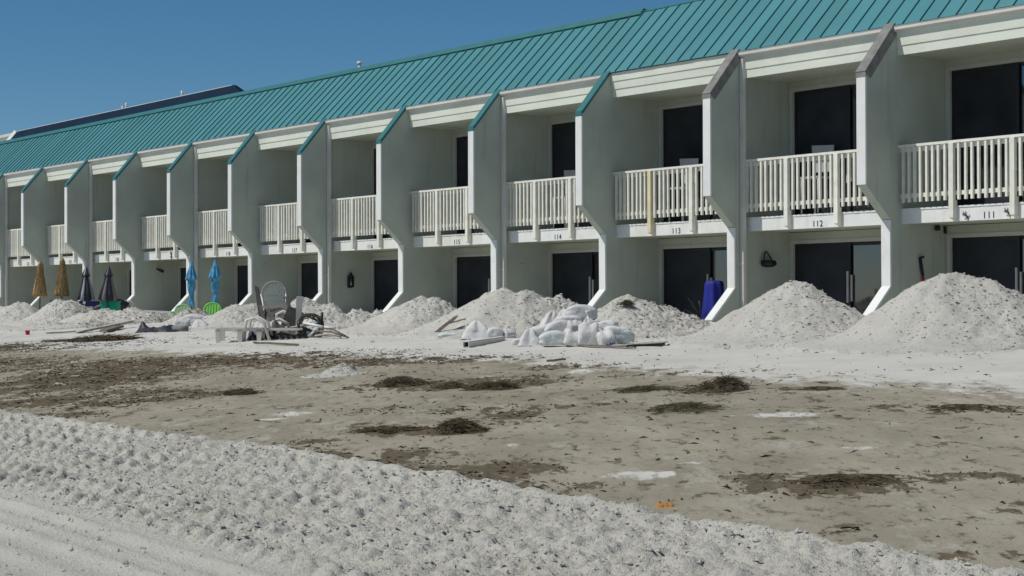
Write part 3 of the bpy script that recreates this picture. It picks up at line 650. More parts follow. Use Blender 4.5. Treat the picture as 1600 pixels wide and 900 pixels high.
weed('weed tangle in the big brown patch at lower right', 14.35, -16.85, .40, .28, 260, .03, 10, m_weed, (.04, .14), .004)
weed('weed tuft at the far right of the brown ground', 12.1, -12.75, .42, .35, 130, .035, 11, m_weed)
weed('thin line of weed near the right edge above the white patch', 9.6, -11.85, .28, .25, 110, .03, 12, m_weed)
weed('brown weed caught on top of a sand pile', -1.85, -4.75, .13, .12, 150, .1, 13, m_weedg, (.05, .15), core=False).location = (-1.42, -4.80, .36)
weed('dark mat of weed beside the loose planks at the left', -13.3, -9.5, 1.0, .7, 700, .08, 14, m_weed, (.08, .35), .008)
# fine litter in the brown zones, ground cover
rs = np.random.RandomState(77); n = 130000
lx = rs.uniform(-16, 18, n); ly = rs.uniform(-18.4, -6.5, n)
# denser nearer the sea side
p = np.maximum(zone(BROWN, lx, ly), bank(lx, ly))*1.2*np.clip(.5+1.5*fbm(lx*2.2, ly*2.2, 3, 88), 0, 1.2)+(.022+.16*np.maximum(fbm(lx*.8, ly*.8, 3, 86), 0))*(1-.75*sst(-10.5, -9, ly))
k = rs.rand(n) < p*.62; lx, ly = lx[k], ly[k]; n = len(lx); lz = ground_z(lx, ly)
th = rs.rand(n)*6.283; ln_ = .010+.055*rs.rand(n)**3; wd = .003+.007*rs.rand(n)
dx, dy = np.cos(th), np.sin(th)
C = np.stack([lx, ly, lz+.003], -1); D = np.stack([dx*ln_, dy*ln_, rs.normal(size=n)*.2*ln_], -1); Sd = np.stack([-dy*wd, dx*wd, 0*dx], -1); Uz = np.stack([0*dx, 0*dx, .004+.012*rs.rand(n)], -1)
V = np.stack([C-D, C+D, C+Sd+Uz, C-Sd*.6+Uz*.2], 1); Tt = np.array([[0,1,2],[0,3,1],[1,3,2],[0,2,3]])[None]+(np.arange(n)*4)[:, None, None]
tag(link('weed_litter', tri_mesh('weed_litter', V, Tt, m_weed)), 'fine dark weed litter scattered over the brown ground', 'litter', kind='stuff')

# ------------------------------------------------------------------ sandbags
def bag_mesh(L, Wd, H, seed, kind, m2=None, mt=None):
    """kind: 'lying', 'upright', 'peaked' (twisted neck)"""
    bm = bmesh.new(); bmesh.ops.create_icosphere(bm, subdivisions=4, radius=1)
    for v in bm.verts:
        c = v.co; p = 5.0
        s = (abs(c.x)**p+abs(c.y)**p+abs(c.z)**p)**(-1/p); q = c*s
        x, y, z = q.x, q.y, q.z
        no = mnoise.noise(Vector((x*1.4+seed*3.1, y*1.4, z*1.4)))*.09+mnoise.noise(Vector((x*4+seed, y*4+3, z*4)))*.04
        if kind == 'lying':
            e = abs(x); z *= (1-.45*e**3); y *= (1-.10*e**4); z += .12*(1-e*e)*(1 if z > 0 else 0); z = max(z, -.72)
            x *= 1+.10*abs(y)**3*(1 if abs(z) < .5 else 0)
            z += .05*math.sin(7*x+seed)*abs(x)**2
        else:
            t = (z+1)/2; an_ = math.atan2(y, x)
            if kind == 'upright':
                pin = max(0, t-.62)/.38; y *= 1-.72*pin; x *= 1-.10*t+.10*pin*abs(x); z -= .16*pin*(1-abs(x)); z += .10*pin*math.sin(6*x+seed*2)
                fold = 1+.06*math.cos(7*an_+seed)*pin
            else:
                wr = 1.12*max(0., 1-t)**.62+.10; k_ = max(abs(x), abs(y), .05); x = x/k_*wr*min(1, k_*1.4); y = y/k_*wr*min(1, k_*1.4); z = -1+2*t*1.05
                fold = 1+.16*math.cos(6*an_+seed)*t
            x *= fold; y *= fold
            if z < -.75: z = -.75
        no += abs(mnoise.noise(Vector((x*3+seed, y*3, z*6+seed))))*-.09
        x *= 1+no; y *= 1+no; z *= 1+no*.8
        v.co = (x*L/2, y*Wd/2, z*H/2)
    if kind == 'peaked':          # twisted neck
        pass
    me = bpy.data.meshes.new('sandbag'); bm.to_mesh(me); bm.free()
    me.polygons.foreach_set('use_smooth', [True]*len(me.polygons)); me.materials.append(mt or m_bag); return me
def bag(label, x, y, z, L, Wd, H, rz, kind, seed, tilt=(0, 0), neck=False, mt=None, group='white sandbags'):
    o = link('sandbag', bag_mesh(L, Wd, H, seed, kind, None, mt), None, (x, y, z), (math.radians(tilt[0]), math.radians(tilt[1]), rz))
    tag(o, label, 'sandbag', group)
    if neck:
        m = MB(); zt = H*.40
        m.lathe([(.05, zt-.04), (.028, zt+.03), (.018, zt+.055), (.034, zt+.085), (.055, zt+.12), (.04, zt+.135)], 12, fr=lambda a, i: 1+.25*math.cos(4*a+i*.5))
        m.build('tied_neck', mt or m_bag, o)
    return o
AL = math.atan2(R0.y, R0.x)    # across the line of sight
bag('big flat rounded sandbag lying on top of the sandbag heap', -.31, -6.75, .22, .54, .36, .27, AL, 'lying', 1, (0, 3))
bag('pleated pointed sandbag at the upper left of the sandbag heap', -.80, -7.0, .10, .30, .26, .32, AL+.3, 'peaked', 2, (0, 12))
bag('sandbag with a tied neck behind the pleated pointed one', -.62, -6.85, .15, .34, .3, .26, AL, 'peaked', 3, neck=True)
bag('sandbag lying directly under the big flat top one', -.36, -6.98, .06, .52, .34, .24, AL-.1, 'lying', 4)
bag('long sandbag lying low at the left of the heap', -.66, -7.3, -.11, .52, .34, .26, AL-.2, 'lying', 5, (0, -8))
bag('slanting sandbag leaning over the long low one', -.38, -7.22, -.02, .46, .28, .22, AL+.2, 'lying', 6, (0, -22))
bag('peaked sandbag with a gathered top at the front left corner of the heap', -.58, -7.62, -.19, .36, .3, .30, AL, 'peaked', 7, neck=False)
bag('pale greenish sandbag lying at the front of the heap', .03, -7.62, -.19, .46, .32, .26, AL+.05, 'lying', 8, (0, -4), mt=m_baggreen)
bag('short slanted sandbag between the greenish and the tall upright one', .38, -7.5, -.18, .28, .26, .30, AL, 'upright', 9, (0, 14))
bag('crumpled upright sandbag behind the short slanted one', .16, -7.28, .0, .25, .22, .26, AL+.3, 'upright', 10)
bag('tall upright sandbag standing at the front of the heap', .67, -7.42, -.11, .35, .28, .42, AL, 'upright', 11)
pb = bag('sandbag with blue print at its foot, beside the tall upright one', .98, -7.3, -.18, .30, .28, .30, AL+.2, 'upright', 12, (0, -16))
m = MB()
for i, h_ in enumerate((.045, .03, .05, .035, .045)): m.box((-.06+i*.03, -.139, -.1), (-.042+i*.03, -.131, -.1+h_))
m.build('blue_print', m_print, pb)
bag('sandbag lying at the right end of the heap', .86, -6.95, -.13, .52, .32, .27, AL+.1, 'lying', 13, (0, 10), mt=m_baggreen)
bag('crumpled slack sandbag at the upper right of the heap', .62, -6.95, .03, .30, .22, .16, AL-.4, 'lying', 14)
bag('small gathered sandbag neck poking out near the middle of the heap', .20, -7.02, .05, .24, .2, .22, AL, 'peaked', 15, neck=True)
bag('small slack sandbag half buried left of the heap', -1.06, -7.5, -.28, .24, .2, .15, AL, 'lying', 16)
for i, (x_, y_, z_) in enumerate(((-.1, -6.6, -.08), (.4, -6.8, -.1), (-.5, -6.7, -.08), (0, -7.1, -.15))):
    bag(['sandbag deep inside the heap at the back', 'sandbag deep inside the heap at the right', 'sandbag deep inside the heap at the left', 'sandbag deep inside the heap under the middle'][i], x_, y_, z_, .5, .36, .3, AL+i, 'lying', 20+i)
bag('sharply peaked sandbag by the fallen downspout piece', -3.47, -6.6, -.12, .52, .4, .36, AL, 'peaked', 30)
bag('squat sandbag right of the peaked one by the downspout piece', -3.18, -6.4, -.15, .30, .26, .20, AL, 'lying', 31)
bag('dingy sandbag at the foot of the double-humped pile, rightmost of its group', -3.02, -6.2, -.16, .22, .2, .2, AL+.5, 'upright', 32)
bag('flat sandbag lying beside the leaning driftwood', -4.33, -6.6, -.23, .44, .3, .15, AL, 'lying', 33, mt=m_baggreen)
bag('sandbag half buried in the double-humped pile, its shaded side painted grey', -4.13, -6.2, -.10, .26, .2, .22, AL, 'upright', 34, mt=m_grey)  # grey colour paints in the shadow side of this bag
bag('upright sandbag in front of the lumpy grey pile', -16.7, -5.9, -.08, .40, .3, .34, AL, 'upright', 35, (0, 8))
bag('pointed sandbag right of the upright one, near the lime chair', -15.76, -5.9, -.14, .44, .34, .30, AL, 'peaked', 36, (0, -15))
bag('small sandbag between the black tarp and the upright sandbag', -16.9, -6.1, -.18, .3, .22, .14, AL, 'lying', 37)
bag('long pale sandbag on the sand below the left lime chair', -17.4, -5.2, .0, .6, .34, .24, AL-.2, 'lying', 38)
bag('sandbag lying against the pile under the right lime chair', -16.9, -4.9, .0, .6, .3, .2, AL+.2, 'lying', 39)

# ------------------------------------------------------------------ umbrellas
def umbrella(name, label, x, y, z0, z1, rmax, mats, style, tilt=0, seed=0, zpole=-.1):
    o = empty(name, (x, y, 0)); o.rotation_euler = (0, math.radians(tilt), 0)
    tag(o, label, 'umbrella', 'closed umbrellas in front of the building')
    MB().tube([(0,0,zpole),(0,0,z1+.02)], .02, 8).build('pole', m_black, o)
    rl = random.Random(seed); K = 48; H = z1-z0
    if style == 'straw':
        prof = [(.02, z1), (.05, z1-.04*H), (.075, z1-.12*H)]+[(.075+(rmax-.075)*(t**1.1), z1-.12*H-.84*H*t) for t in (.15,.3,.45,.6,.75,.88,1)]+[(rmax*.7, z0+.03*H), (.03, z0+.1*H)]
        ph = [rl.uniform(0, 6) for _ in range(30)]
        c = MB().lathe(prof, K, fr=lambda a, i: 1+.07*math.cos(13*a+ph[1])+.05*math.cos(21*a+i*.2)+rl.uniform(-.05, .05)).build('canopy', mats[0], o)
        st = MB()
        for i in range(260):
            a = rl.uniform(0, 6.283); t0 = rl.uniform(.05, .75); t1 = min(1.03, t0+rl.uniform(.15, .35))
            P = []
            for t in (t0, (t0+t1)/2, t1):
                r = (.06+(rmax-.06)*t**1.1)*1.04+rl.uniform(0, .012); P.append((r*math.cos(a), r*math.sin(a), z1-t*H))
            st.tube(P, .006, 3, sm=False)
        tag(st.build('thatch', mats[0], c), kind='stuff')
    elif style == 'canvas':
        prof = [(.015, z1+.03), (.04, z1), (.11, z1-.20*H), (.14, z1-.24*H), (.10, z1-.27*H), (.13, z1-.45*H), (rmax*.8, z1-.75*H), (rmax, z0+.02*H), (rmax*.9, z0), (.02, z0+.06*H)]
        def fr(a, i): return 1+(.0 if i < 2 else .26)*abs(math.cos(4*a+.3))-.1
        c = MB().lathe(prof, K, fr=fr)
        # alternate gores in a paler cloth
        for fi, f in enumerate(c.f):
            if len(f) == 4 and len(mats) > 1:
                a = math.degrees(math.atan2(c.v[f[0]][1], c.v[f[0]][0])) % 90
                if 18 < a < 46: c.mi[fi] = 1
        c = c.build('canopy', list(mats), o)
        MB().lathe([(.10, z1-.30*H), (.135, z1-.29*H), (.135, z1-.26*H), (.10, z1-.25*H)], 16).build('tie_band', m_black, c)
        MB().tube([(.05,0,z0+.2),(.05,-.12,z0+.02),(.05,-.2,z0+.05)], .012, 6).build('crank_handle', m_black, o)
        MB().lathe([(.03, z0-.04), (.15, z0-.03), (.17, z0), (.05, z0+.02)], 12).build('runner', m_black, o)
    else:
        prof = [(.008, z1+.03), (.03, z1), (.06, z1-.10*H), (.11, z1-.22*H), (rmax, z1-.36*H), (rmax*1.02, z1-.39*H), (rmax*.62, z1-.41*H), (rmax*.72, z1-.52*H), (rmax*.66, z1-.62*H), (rmax*.42, z1-.74*H), (rmax*.34, z1-.82*H), (rmax*.55, z1-.90*H), (rmax*.5, z1-.95*H), (rmax*.25, z0), (.02, z0+.01)]
        def fr(a, i): return 1+(.16*math.cos(8*a) if i < 7 else .20*math.cos(4*a+i*.75+seed))*(i > 1)
        MB().lathe(prof, K, fr=fr).build('canopy', list(mats), o)
    return o
umbrella('straw_umbrella', 'straw umbrella farthest left, closed, on a thin pole', -34.19, -2.5, .62, 1.84, .23, [m_straw], 'straw', 2, 1)
umbrella('straw_umbrella', 'closed straw umbrella next to the striped grey umbrella', -32.33, -2.5, .62, 1.92, .235, [m_straw], 'straw', 3, 2)
umbrella('patio_umbrella', 'closed charcoal umbrella with pale stripes, left of the green crate', -30.35, -2.5, .52, 1.58, .26, [m_charcoal, m_stripe], 'canvas', 1, 3)
umbrella('patio_umbrella', 'closed dusky grey umbrella standing behind the green crate', -28.75, -2.5, .52, 1.56, .27, [m_charcoal, m_taupe], 'canvas', 6, 4)
umbrella('patio_umbrella', 'closed light blue umbrella against the white fin edge, left of the pair', -22.94, -2.5, .30, 1.58, .16, [m_blue], 'wrapped', 0, 5)
umbrella('patio_umbrella', 'closed light blue umbrella above the lime green chair, right of the pair', -21.49, -2.5, .36, 1.60, .165, [m_blue], 'wrapped', 0, 6)

# ------------------------------------------------------------------ chairs and junk
def arch_pts(w_, h_, n=14, y=0): return [(-w_/2, y, 0)]+[(-w_/2*math.cos(math.pi*i/n), y, h_-w_/2*.8+w_/2*.8*math.sin(math.pi*i/n)) for i in range(n+1)]+[(w_/2, y, 0)]
def resin_back(o, mt, w_, h_, slats, z=0, tilt=0.25):
    fr = MB(); pts = [(p[0], p[1]+p[2]*tilt, p[2]+z) for p in arch_pts(w_, h_)]
    fr.tube(pts, .022, 6); b = fr.build('backrest', mt, o)
    for i in range(slats):
        x = -w_/2+w_*(i+1)/(slats+1); top = h_-w_/2*.8+w_/2*.8*math.sqrt(max(0, 1-(2*x/w_)**2))
        MB().obox((x, top/2*tilt, top/2+z), (w_/(slats+1)*.36, 0, 0), (0, .008, 0), (0, top/2*tilt, top/2)).build('slat', mt, b)
    return b
def plastic_chair(label, x, y, z, rz, mt, rx=0, ry=0, s=1.):
    o = empty('plastic_chair', (x, y, z), rz); o.rotation_euler = (rx, ry, rz); o.scale = (s, s, s); tag(o, label, 'chair')
    resin_back(o, mt, .46, .48, 5, .40)
    MB().box((-.24, -.42, .37), (.24, .02, .40)).build('seat', mt, o)
    for sx in (-1, 1):
        for yy in (-.40, .02): MB().tube([(sx*.22, yy, .38), (sx*.26, yy, 0)], [.03, .022], 6).build('leg', mt, o)
        MB().tube([(sx*.26, -.4, 0.36), (sx*.27, -.40, .58), (sx*.27, .08, .62)], .024, 6).build('armrest', mt, o)
    return o
FACE = AL
plastic_chair('bright lime green plastic chair sunk in the sand under the right blue umbrella', -21.2, -2.75, -.46, FACE, m_lime)
plastic_chair('dusty lime green chair leaning on the white flared fin edge', -23.6, -2.6, -.50, FACE, m_limepale, 0, .2)
# green crate
o = empty('storage_crate', (-28.9, -2.3, -.1), AL-.1); tag(o, 'green plastic crate below the dusky grey umbrella', 'crate')
MB().box((-.25, -.2, 0), (.25, .2, .53)).build('body', m_green, o); MB().box((-.265, -.215, .535), (.265, .215, .58)).build('lid', m_green, o)
m = MB()
for i in range(5): m.tube([(-.18, -.208, .20), (-.1, -.208, .28-.02*i), (-.03, -.208, .2)], .006, 4)
m.build('swirl_mark', m_limepale, o)
for sx in (-.22, 0, .22): MB().box((sx-.015, -.212, .02), (sx+.015, -.201, .5)).build('rib', m_green, o)
# blue lounger fabric behind the pointed pile
o = empty('folded_lounger', (-31.9, -2.2, 0), AL); tag(o, 'navy blue folded lounger with white stripes behind the pointed sand pile', 'lounger')
MB().obox((0, 0, .42), (.75, 0, -.02), (0, .25, 0), (0, 0, .09)).build('cushion', m_navyc, o)
for i in range(4): MB().obox((-.3+.22*i, -.255, .44), (.05, 0, 0), (0, .004, 0), (0, 0, .05)).build('white_stripe', m_bag, o)
for sx in (-.6, .6): MB().tube([(sx, 0, .34), (sx, 0, -.1)], .02, 6).build('leg', m_black, o)
o = empty('black_cushion', (-29.7, -1.9, 0), AL); tag(o, 'black cushions heaped behind the striped umbrella and green crate', 'cushion')
MB().add(*[(lambda me: ([v.co[:] for v in me.vertices], [tuple(p.vertices) for p in me.polygons]))(bag_mesh(1.3, .5, .5, 61, 'lying'))][0], sm=True).build('lower_cushion', m_black, o, (0, 0, .15))
MB().add(*[(lambda me: ([v.co[:] for v in me.vertices], [tuple(p.vertices) for p in me.polygons]))(bag_mesh(.9, .4, .3, 62, 'lying'))][0], sm=True).build('upper_cushion', m_black, o, (.1, 0, .42), (0, .15, 0))
# white tubular chair behind fin flare
o = empty('tubular_chair', (-29.5, -1.6, -.22), AL); tag(o, 'white tubular chair frame showing behind a flared fin edge', 'chair')
MB().tube([(-.22,0,0),(-.22,0,.62),(-.16,0,.70),(.2,0,.72),(.3,0,.66),(.3,0,0)], .02, 6).build('frame', m_pvc, o)
for i in range(5): MB().tube([(-.16+.09*i, .01, .1), (-.16+.09*i, .01, .69)], .007, 4).build('bar', m_pvc, o)
# fallen white railing piece
o = empty('fallen_railing', (-24.3, -2.6, -.13), AL-.05); tag(o, 'fallen piece of white baluster railing lying at the foot of the wall', 'railing')
MB().obox((0, 0, .28), (.85, 0, -.04), (0, .05, 0), (0, 0, .03)).build('top_rail', m_white, o)
for i in range(9): MB().box((-.7+i*.17, -.02, 0), (-.65+i*.17, .02, .27)).build('baluster', m_white, o)
MB().obox((-1.6, -.3, .12), (.22, .1, .14), (.03, -.03, 0), (0, 0, .02)).build('broken_baluster', m_white, o)
# black tarp
def crumple(name, label, cat, x, y, z, L, D, H, seed, mt, rz):
    n = 70; u = np.linspace(-1, 1, n); U, V_ = np.meshgrid(u, u); q = np.maximum(np.abs(U), np.abs(V_))
    hh = H*np.clip(1.15-np.abs(U)**4-np.abs(V_)**3, 0, 1.2)*(.55+.45*fbm(U*1.7, V_*1.2, 2, seed))
    hh = hh+H*.45*np.abs(fbm(U*3, V_*4.5, 3, seed+2))*np.clip(1.05-q, 0, 1)+H*.9*np.exp(-((U+.72)/.14)**2-((V_)/.35)**2)
    hh = np.where(q > .96, -.05, hh)
    X = U*L/2*(1+.1*fbm(U*2, V_*2, 2, seed+4)); Y = V_*D/2*(1+.2*fbm(U*2+4, V_*2, 2, seed+5))
    o = link(name, grid_mesh(name, X, Y, hh, [mt]), None, (x, y, z), (0, 0, rz)); return tag(o, label, cat)
crumple('black_tarp', 'crumpled black plastic tarp lying on the sand by the left sandbags', 'tarp', -15.6, -7.0, -.30, 1.15, .8, .20, 5, m_tarp, AL-.05)
o = empty('pipe_section', (-15.2, -6.7, -.21), AL+.15); tag(o, 'short grey pipe section with a dark open end by the left sandbags', 'pipe')
m = MB(); m.lathe([(.075, -.18), (.09, -.18), (.09, .2), (.075, .2), (.075, -.18)], 16); MB
pp = m.build('shell', m_grey, o, None, (0, math.pi/2, 0)); MB().lathe([(.0745, -.14), (.0745, -.12)], 16).build('bore_shade_plug', m_black, o, None, (0, math.pi/2, 0))  # black plug inside the pipe stands in for shade in its bore
# planks
def plank(label, a, b, wd, th, mt, name='plank', roll=0.):
    a, b = Vector(a), Vector(b); d = b-a; L_ = d.length; d.normalize(); s_ = d.cross(Vector((0,0,1))).normalized(); n_ = s_.cross(d)
    s2 = s_*math.cos(roll)+n_*math.sin(roll); n2 = -s_*math.sin(roll)+n_*math.cos(roll)
    m = MB(); K = 7; V = []
    rl = random.Random(hash(label) % 1000 if False else len(label)*7+int(abs(a.x)*10))
    for i in range(K):
        p = a+d*L_*i/(K-1)-a; w2 = wd/2*(1+rl.uniform(-.08, .08)); t2 = th/2
        e = rl.uniform(-.015, .015) if 0 < i < K-1 else 0
        for u, v in ((-1,-1),(1,-1),(1,1),(-1,1)): V.append(p+s2*u*w2+n2*(v*t2)+n_*e*.3+d*(rl.uniform(-1, 1)*min(.06, L_*.08) if i in (0, K-1) else 0))
    F = [(i*4+j, i*4+(j+1) % 4, i*4+4+(j+1) % 4, i*4+4+j) for i in range(K-1) for j in range(4)]+[(3,2,1,0), tuple((K-1)*4+j for j in range(4))]
    m.add(V, F); o = m.build(name, mt, None, a); return tag(o, label, 'plank' if name == 'plank' else 'driftwood')
def onp(x, y, h=0.): return (x, y, gz(x, y)+h)
plank('long weathered plank lying on the sand at the far left', onp(-18.3, -7.9, .03), (-19.6, -5.9, gz(-19.6, -5.9)+.16), .16, .05, m_woodpale)
plank('darker plank under the long weathered one at the far left', onp(-17.5, -7.6, .05), onp(-19.2, -6.4, .07), .2, .06, m_wood)
plank('thin board farthest left on the sand near the red cup', onp(-19.2, -8.3, .02), onp(-18.2, -7.6, .05), .1, .03, m_wood)
plank('slim dark board lying in front of the weed mat at left', onp(-14.3, -10.45, .02), onp(-13.0, -9.4, .03), .09, .03, m_wood)
plank('weathered timber leaning out of the sand beside the double-humped pile', onp(-4.96, -6.62, .0), (-4.52, -6.3, .15), .055, .05, m_wood, 'driftwood')
plank('short forked branch next to the leaning weathered timber', (-4.72, -6.42, .0), (-4.32, -6.25, .10), .025, .025, m_wood, 'driftwood')
plank('pale flat board right of the sandbag heap', onp(1.25, -7.35, .02), onp(1.95, -7.0, .05), .35, .025, m_woodpale)
plank('narrow yellowish slat in front of the sandbag heap', onp(1.0, -7.75, .03), onp(2.1, -7.7, .03), .09, .03, m_wood)
plank('dark stick at the end of the yellowish slat', onp(2.0, -7.75, .05), onp(2.35, -7.35, .06), .035, .03, m_black)
plank('thin bent stick on the sand in front of the lounge chairs', onp(-6.5, -9.5, .06), onp(-5.6, -9.1, .02), .04, .04, m_wood, 'driftwood')
plank('small dark stick on the damp sand at the lower right', onp(15.55, -18.15, .01), onp(15.60, -18.08, .01), .008, .008, m_black, 'driftwood')
plank('dark stick lying at the top edge of the brown ground', onp(3.1, -10.2, .02), onp(3.25, -10.0, .03), .03, .03, m_wood, 'driftwood')
# fallen downspout piece
o = empty('fallen_downspout', (-1.45, -8.3, gz(-1.45, -8.3)), 0); tag(o, 'fallen white downspout piece with a black open end near the peaked sandbag', 'downspout')
d = Vector((-1.33, 1.94, .06)); d.normalize(); s_ = d.cross(Vector((0,0,1))).normalized(); n_ = s_.cross(d)
m = MB()
for sx in (-1, 1): m.obox(d*.95+s_*sx*.05+n_*.055, s_*.006, d*.95, n_*.05)
m.obox(d*.95+n_*.102, s_*.056, d*.95, n_*.006); m.obox(d*.95+n_*.008, s_*.044, d*.95, n_*.006); m.build('shell', m_gutter, o)
MB().obox(d*.10+n_*.055, s_*.0435, d*.02, n_*.0405).build('bore_shade_plug', m_black, o)  # black block set inside the opening imitates the shade within
# red cup, orange cloth
o = empty('red_cup', onp(-19.2, -8.84), 0); tag(o, 'small red plastic cup on the pale sand at far left', 'cup')
MB().lathe([(.04,0),(.05,.014),(.06,.10),(.064,.107),(.055,.107),(.045,.02)], 14).build('cup_body', m_red, o)
crumple('orange_cloth', 'scrap of orange cloth at the edge of the churned sand', 'cloth', 14.17, -18.13, gz(14.17, -18.13)+.010, .10, .09, .016, 9, m_orange, AL)
# chaise lounges
def chaise(label, x, y, z, rz, mt, rx=0, ry=0, back=.0, L=1.75):
    o = empty('chaise_lounge', (x, y, z)); o.rotation_euler = (rx, ry, rz); tag(o, label, 'lounge chair', 'white resin lounge chairs')
    for sy in (-.28, .28): MB().obox((L*.34, sy, .30), (L*.34, 0, 0), (0, .03, 0), (0, 0, .035)).build('side_rail', mt, o)
    for i in range(8): MB().obox((.08+L*.62*i/7, 0, .318), (.045, 0, 0), (0, .26, 0), (0, 0, .012)).build('slat', mt, o)
    for px_ in (.03, L*.34, L*.62):
        for sy in (-.28, .28):
            MB().prism([(px_-.055, .30), (px_+.055, .30), (px_+.035, 0), (px_-.035, 0)], 1, sy-.03, sy+.03).build('leg', mt, o)
    bk = MB(); t = back; c, s = math.cos(t), math.sin(t)
    for sy in (-.27, .27): bk.obox((L*.68+.36*c, sy, .30+.36*s), (.36*c, 0, .36*s), (0, .025, 0), (-.02*s, 0, .02*c))
    for i in range(6): bk.obox((L*.68+(.08+.12*i)*c, 0, .30+(.08+.12*i)*s), (.045*c, 0, .045*s), (0, .25, 0), (-.01*s, 0, .01*c))
    bk.build('backrest', mt, o)
    for sy in (-.32, .32):
        MB().tube([(L*.42, sy, .28), (L*.44, sy, .48), (L*.56, sy, .53), (L*.70, sy, .42), (L*.78, sy, .05)], [.03, .03, .034, .034, .03], 6).build('armrest', mt, o)
    return o
RA = math.atan2(R0.y, R0.x)
chaise('white resin lounge chair standing low in front, leftmost of the chair heap', -8.95, -8.95, gz(-8.9, -8.9)-.05, RA+.02, m_resin, 0, 0, .0, 1.35)
chaise('sun-bleached lounge chair lying tipped in the middle of the chair heap', -9.55, -7.85, gz(-9.5, -7.8)-.10, RA-.02, m_resin, math.radians(14), math.radians(-5), .10, 1.15)
# tipped taupe chair pile
o = empty('taupe_chair', (-9.42, -7.3, -.06), RA); o.rotation_euler = (math.radians(-30), math.radians(-17), RA); tag(o, 'dark taupe resin chair tipped over in the chair heap', 'chair')
b = MB().prism([(-.27, 0), (.27, 0), (.24, .50), (-.24, .50)], 1, -.015, .015).build('backrest', m_taupep, o)
for zz, ww in ((.40, .13), (.26, .08)): MB().box((-ww, -.022, zz-.018), (ww, -.0155, zz+.018)).build('slot', m_black, b)
MB().box((-.27, .016, -.03), (.27, .5, .02)).build('seat', m_taupep, o)
for sx in (-1, 1):
    MB().prism([(-.04, 0), (.04, 0), (.03, .62), (-.03, .62)], 1, -.03, .03).build('leg', m_taupep, o, (sx*.29, .10, -.02), (math.radians(20), 0, 0))
    MB().tube([(sx*.27, .02, .3), (sx*.3, .3, .34), (sx*.3, .5, .1)], .028, 6).build('armrest', m_taupep, o)
o = empty('resin_stool', (-8.75, -7.25, -.12), RA); o.rotation_euler = (.1, .05, RA); tag(o, 'beige resin chair side standing on end at the right of the taupe chair', 'chair')
MB().prism([(-.05, 0), (.05, 0), (.07, .66), (-.06, .66)], 1, -.03, .03).build('leg', m_resin, o); MB().prism([(-.38, .0), (-.05, .0), (-.05, .42), (-.22, .46)], 1, -.02, .0).build('side_panel', m_taupep, o); MB().prism([(.05, .35), (.1, .33), (.1, 0.), (.05, 0)], 1, -.02, .02).build('brace', m_taupep, o)
o = empty('chair_leg_frame', (-10.15, -7.25, -.2), RA); o.rotation_euler = (0, math.radians(-9), RA); tag(o, 'dark weathered chair frame sticking up at the left of the chair heap', 'chair')
MB().prism([(-.07, 0), (.07, 0), (.03, .95), (-.05, 1.0)], 1, -.03, .03).build('upright', m_taupep, o); MB().prism([(.03, .25), (.30, .1), (.30, .16), (.03, .4)], 1, -.03, .0).build('arm', m_taupep, o)
# fan-backed clear chair on top
o = empty('fan_back_chair', (-9.85, -7.2, .30), RA+.05); o.rotation_euler = (math.radians(-6), 0, RA+.05); tag(o, 'translucent fan-backed chair perched on top of the chair heap', 'chair')
n_=18; ar = [(-.22, 0, .0)]+[(-.255*math.cos(math.pi*i/n_), 0, .30+.27*math.sin(math.pi*i/n_)) for i in range(n_+1)]+[(.22, 0, .0)]
bk = MB().tube(ar, .009, 6).build('rim', m_handle, o)
for i in range(9):
    t = (i+.5)/9; x_ = -.23+.46*t; top = .30+.27*math.sqrt(max(0, 1-(x_/.255)**2))
    MB().obox((x_*.93, .006, (top-.02)/2), (.021, 0, 0), (0, .003, 0), (x_*.07, 0, (top-.02)/2)).build('slat', m_clear, bk)
MB().obox((0, -.2, -.02), (.23, 0, 0), (0, .22, 0), (0, 0, .015)).build('seat', m_clear, o)
MB().tube([(-.27, .05, .30), (-.2, -.1, .04), (-.28, -.12, .03)], .018, 6).build('armrest', m_pvc, o); MB().tube([(.25, .02, .32), (.27, -.1, .02)], .016, 6).build('armrest', m_pvc, o)
for sx in (-1, 1): MB().tube([(sx*.2, -.1, -.02), (sx*.22, -.15, -.32)], .02, 6).build('leg', m_pvc, o)
# coil of wire, pvc pipes, sticks, post
o = empty('wire_coil', (-8.2, -7.3, -.08), RA); o.rotation_euler = (math.radians(75), 0, RA+.3); tag(o, 'rusty grey coil of hose beside the white pipes in the heap', 'hose')
m = MB(); rl = random.Random(4)
for j in range(7):
    m.tube([((.20+.012*j+rl.uniform(-.015, .015))*math.cos(a*6.283/20), (.22+.01*j+rl.uniform(-.015, .015))*math.sin(a*6.283/20), -.08+.025*j+rl.uniform(-.01, .01)) for a in range(20)]+[((.20+.012*j), 0, -.08+.025*j)], .012, 5)
m.build('loops', m_taupep, o)
def pipe(label, pts, r=.025, mt=None, name='white_pipe', cat='pipe'):
    p0 = Vector(pts[0]); return tag(MB().tube([Vector(p)-p0 for p in pts], r, 8).build(name, mt or m_pvc, None, p0), label, cat)
pipe('thick white plastic pipe lying across the hose coil', [(-8.40, -7.45, .03), (-7.62, -7.35, -.07)], .032)
pipe('short white pipe leaning below the thick white one', [(-8.0, -7.45, -.26), (-7.72, -7.4, -.08)], .024)
pipe('white pipe end farthest right in the heap', [(-7.72, -7.35, -.07), (-7.4, -7.2, -.1)], .03)
pipe('black post stub sticking up behind the hose coil', [(-8.08, -7.1, -.1), (-8.06, -7.1, .22)], .03, m_black, 'post_stub', 'post')
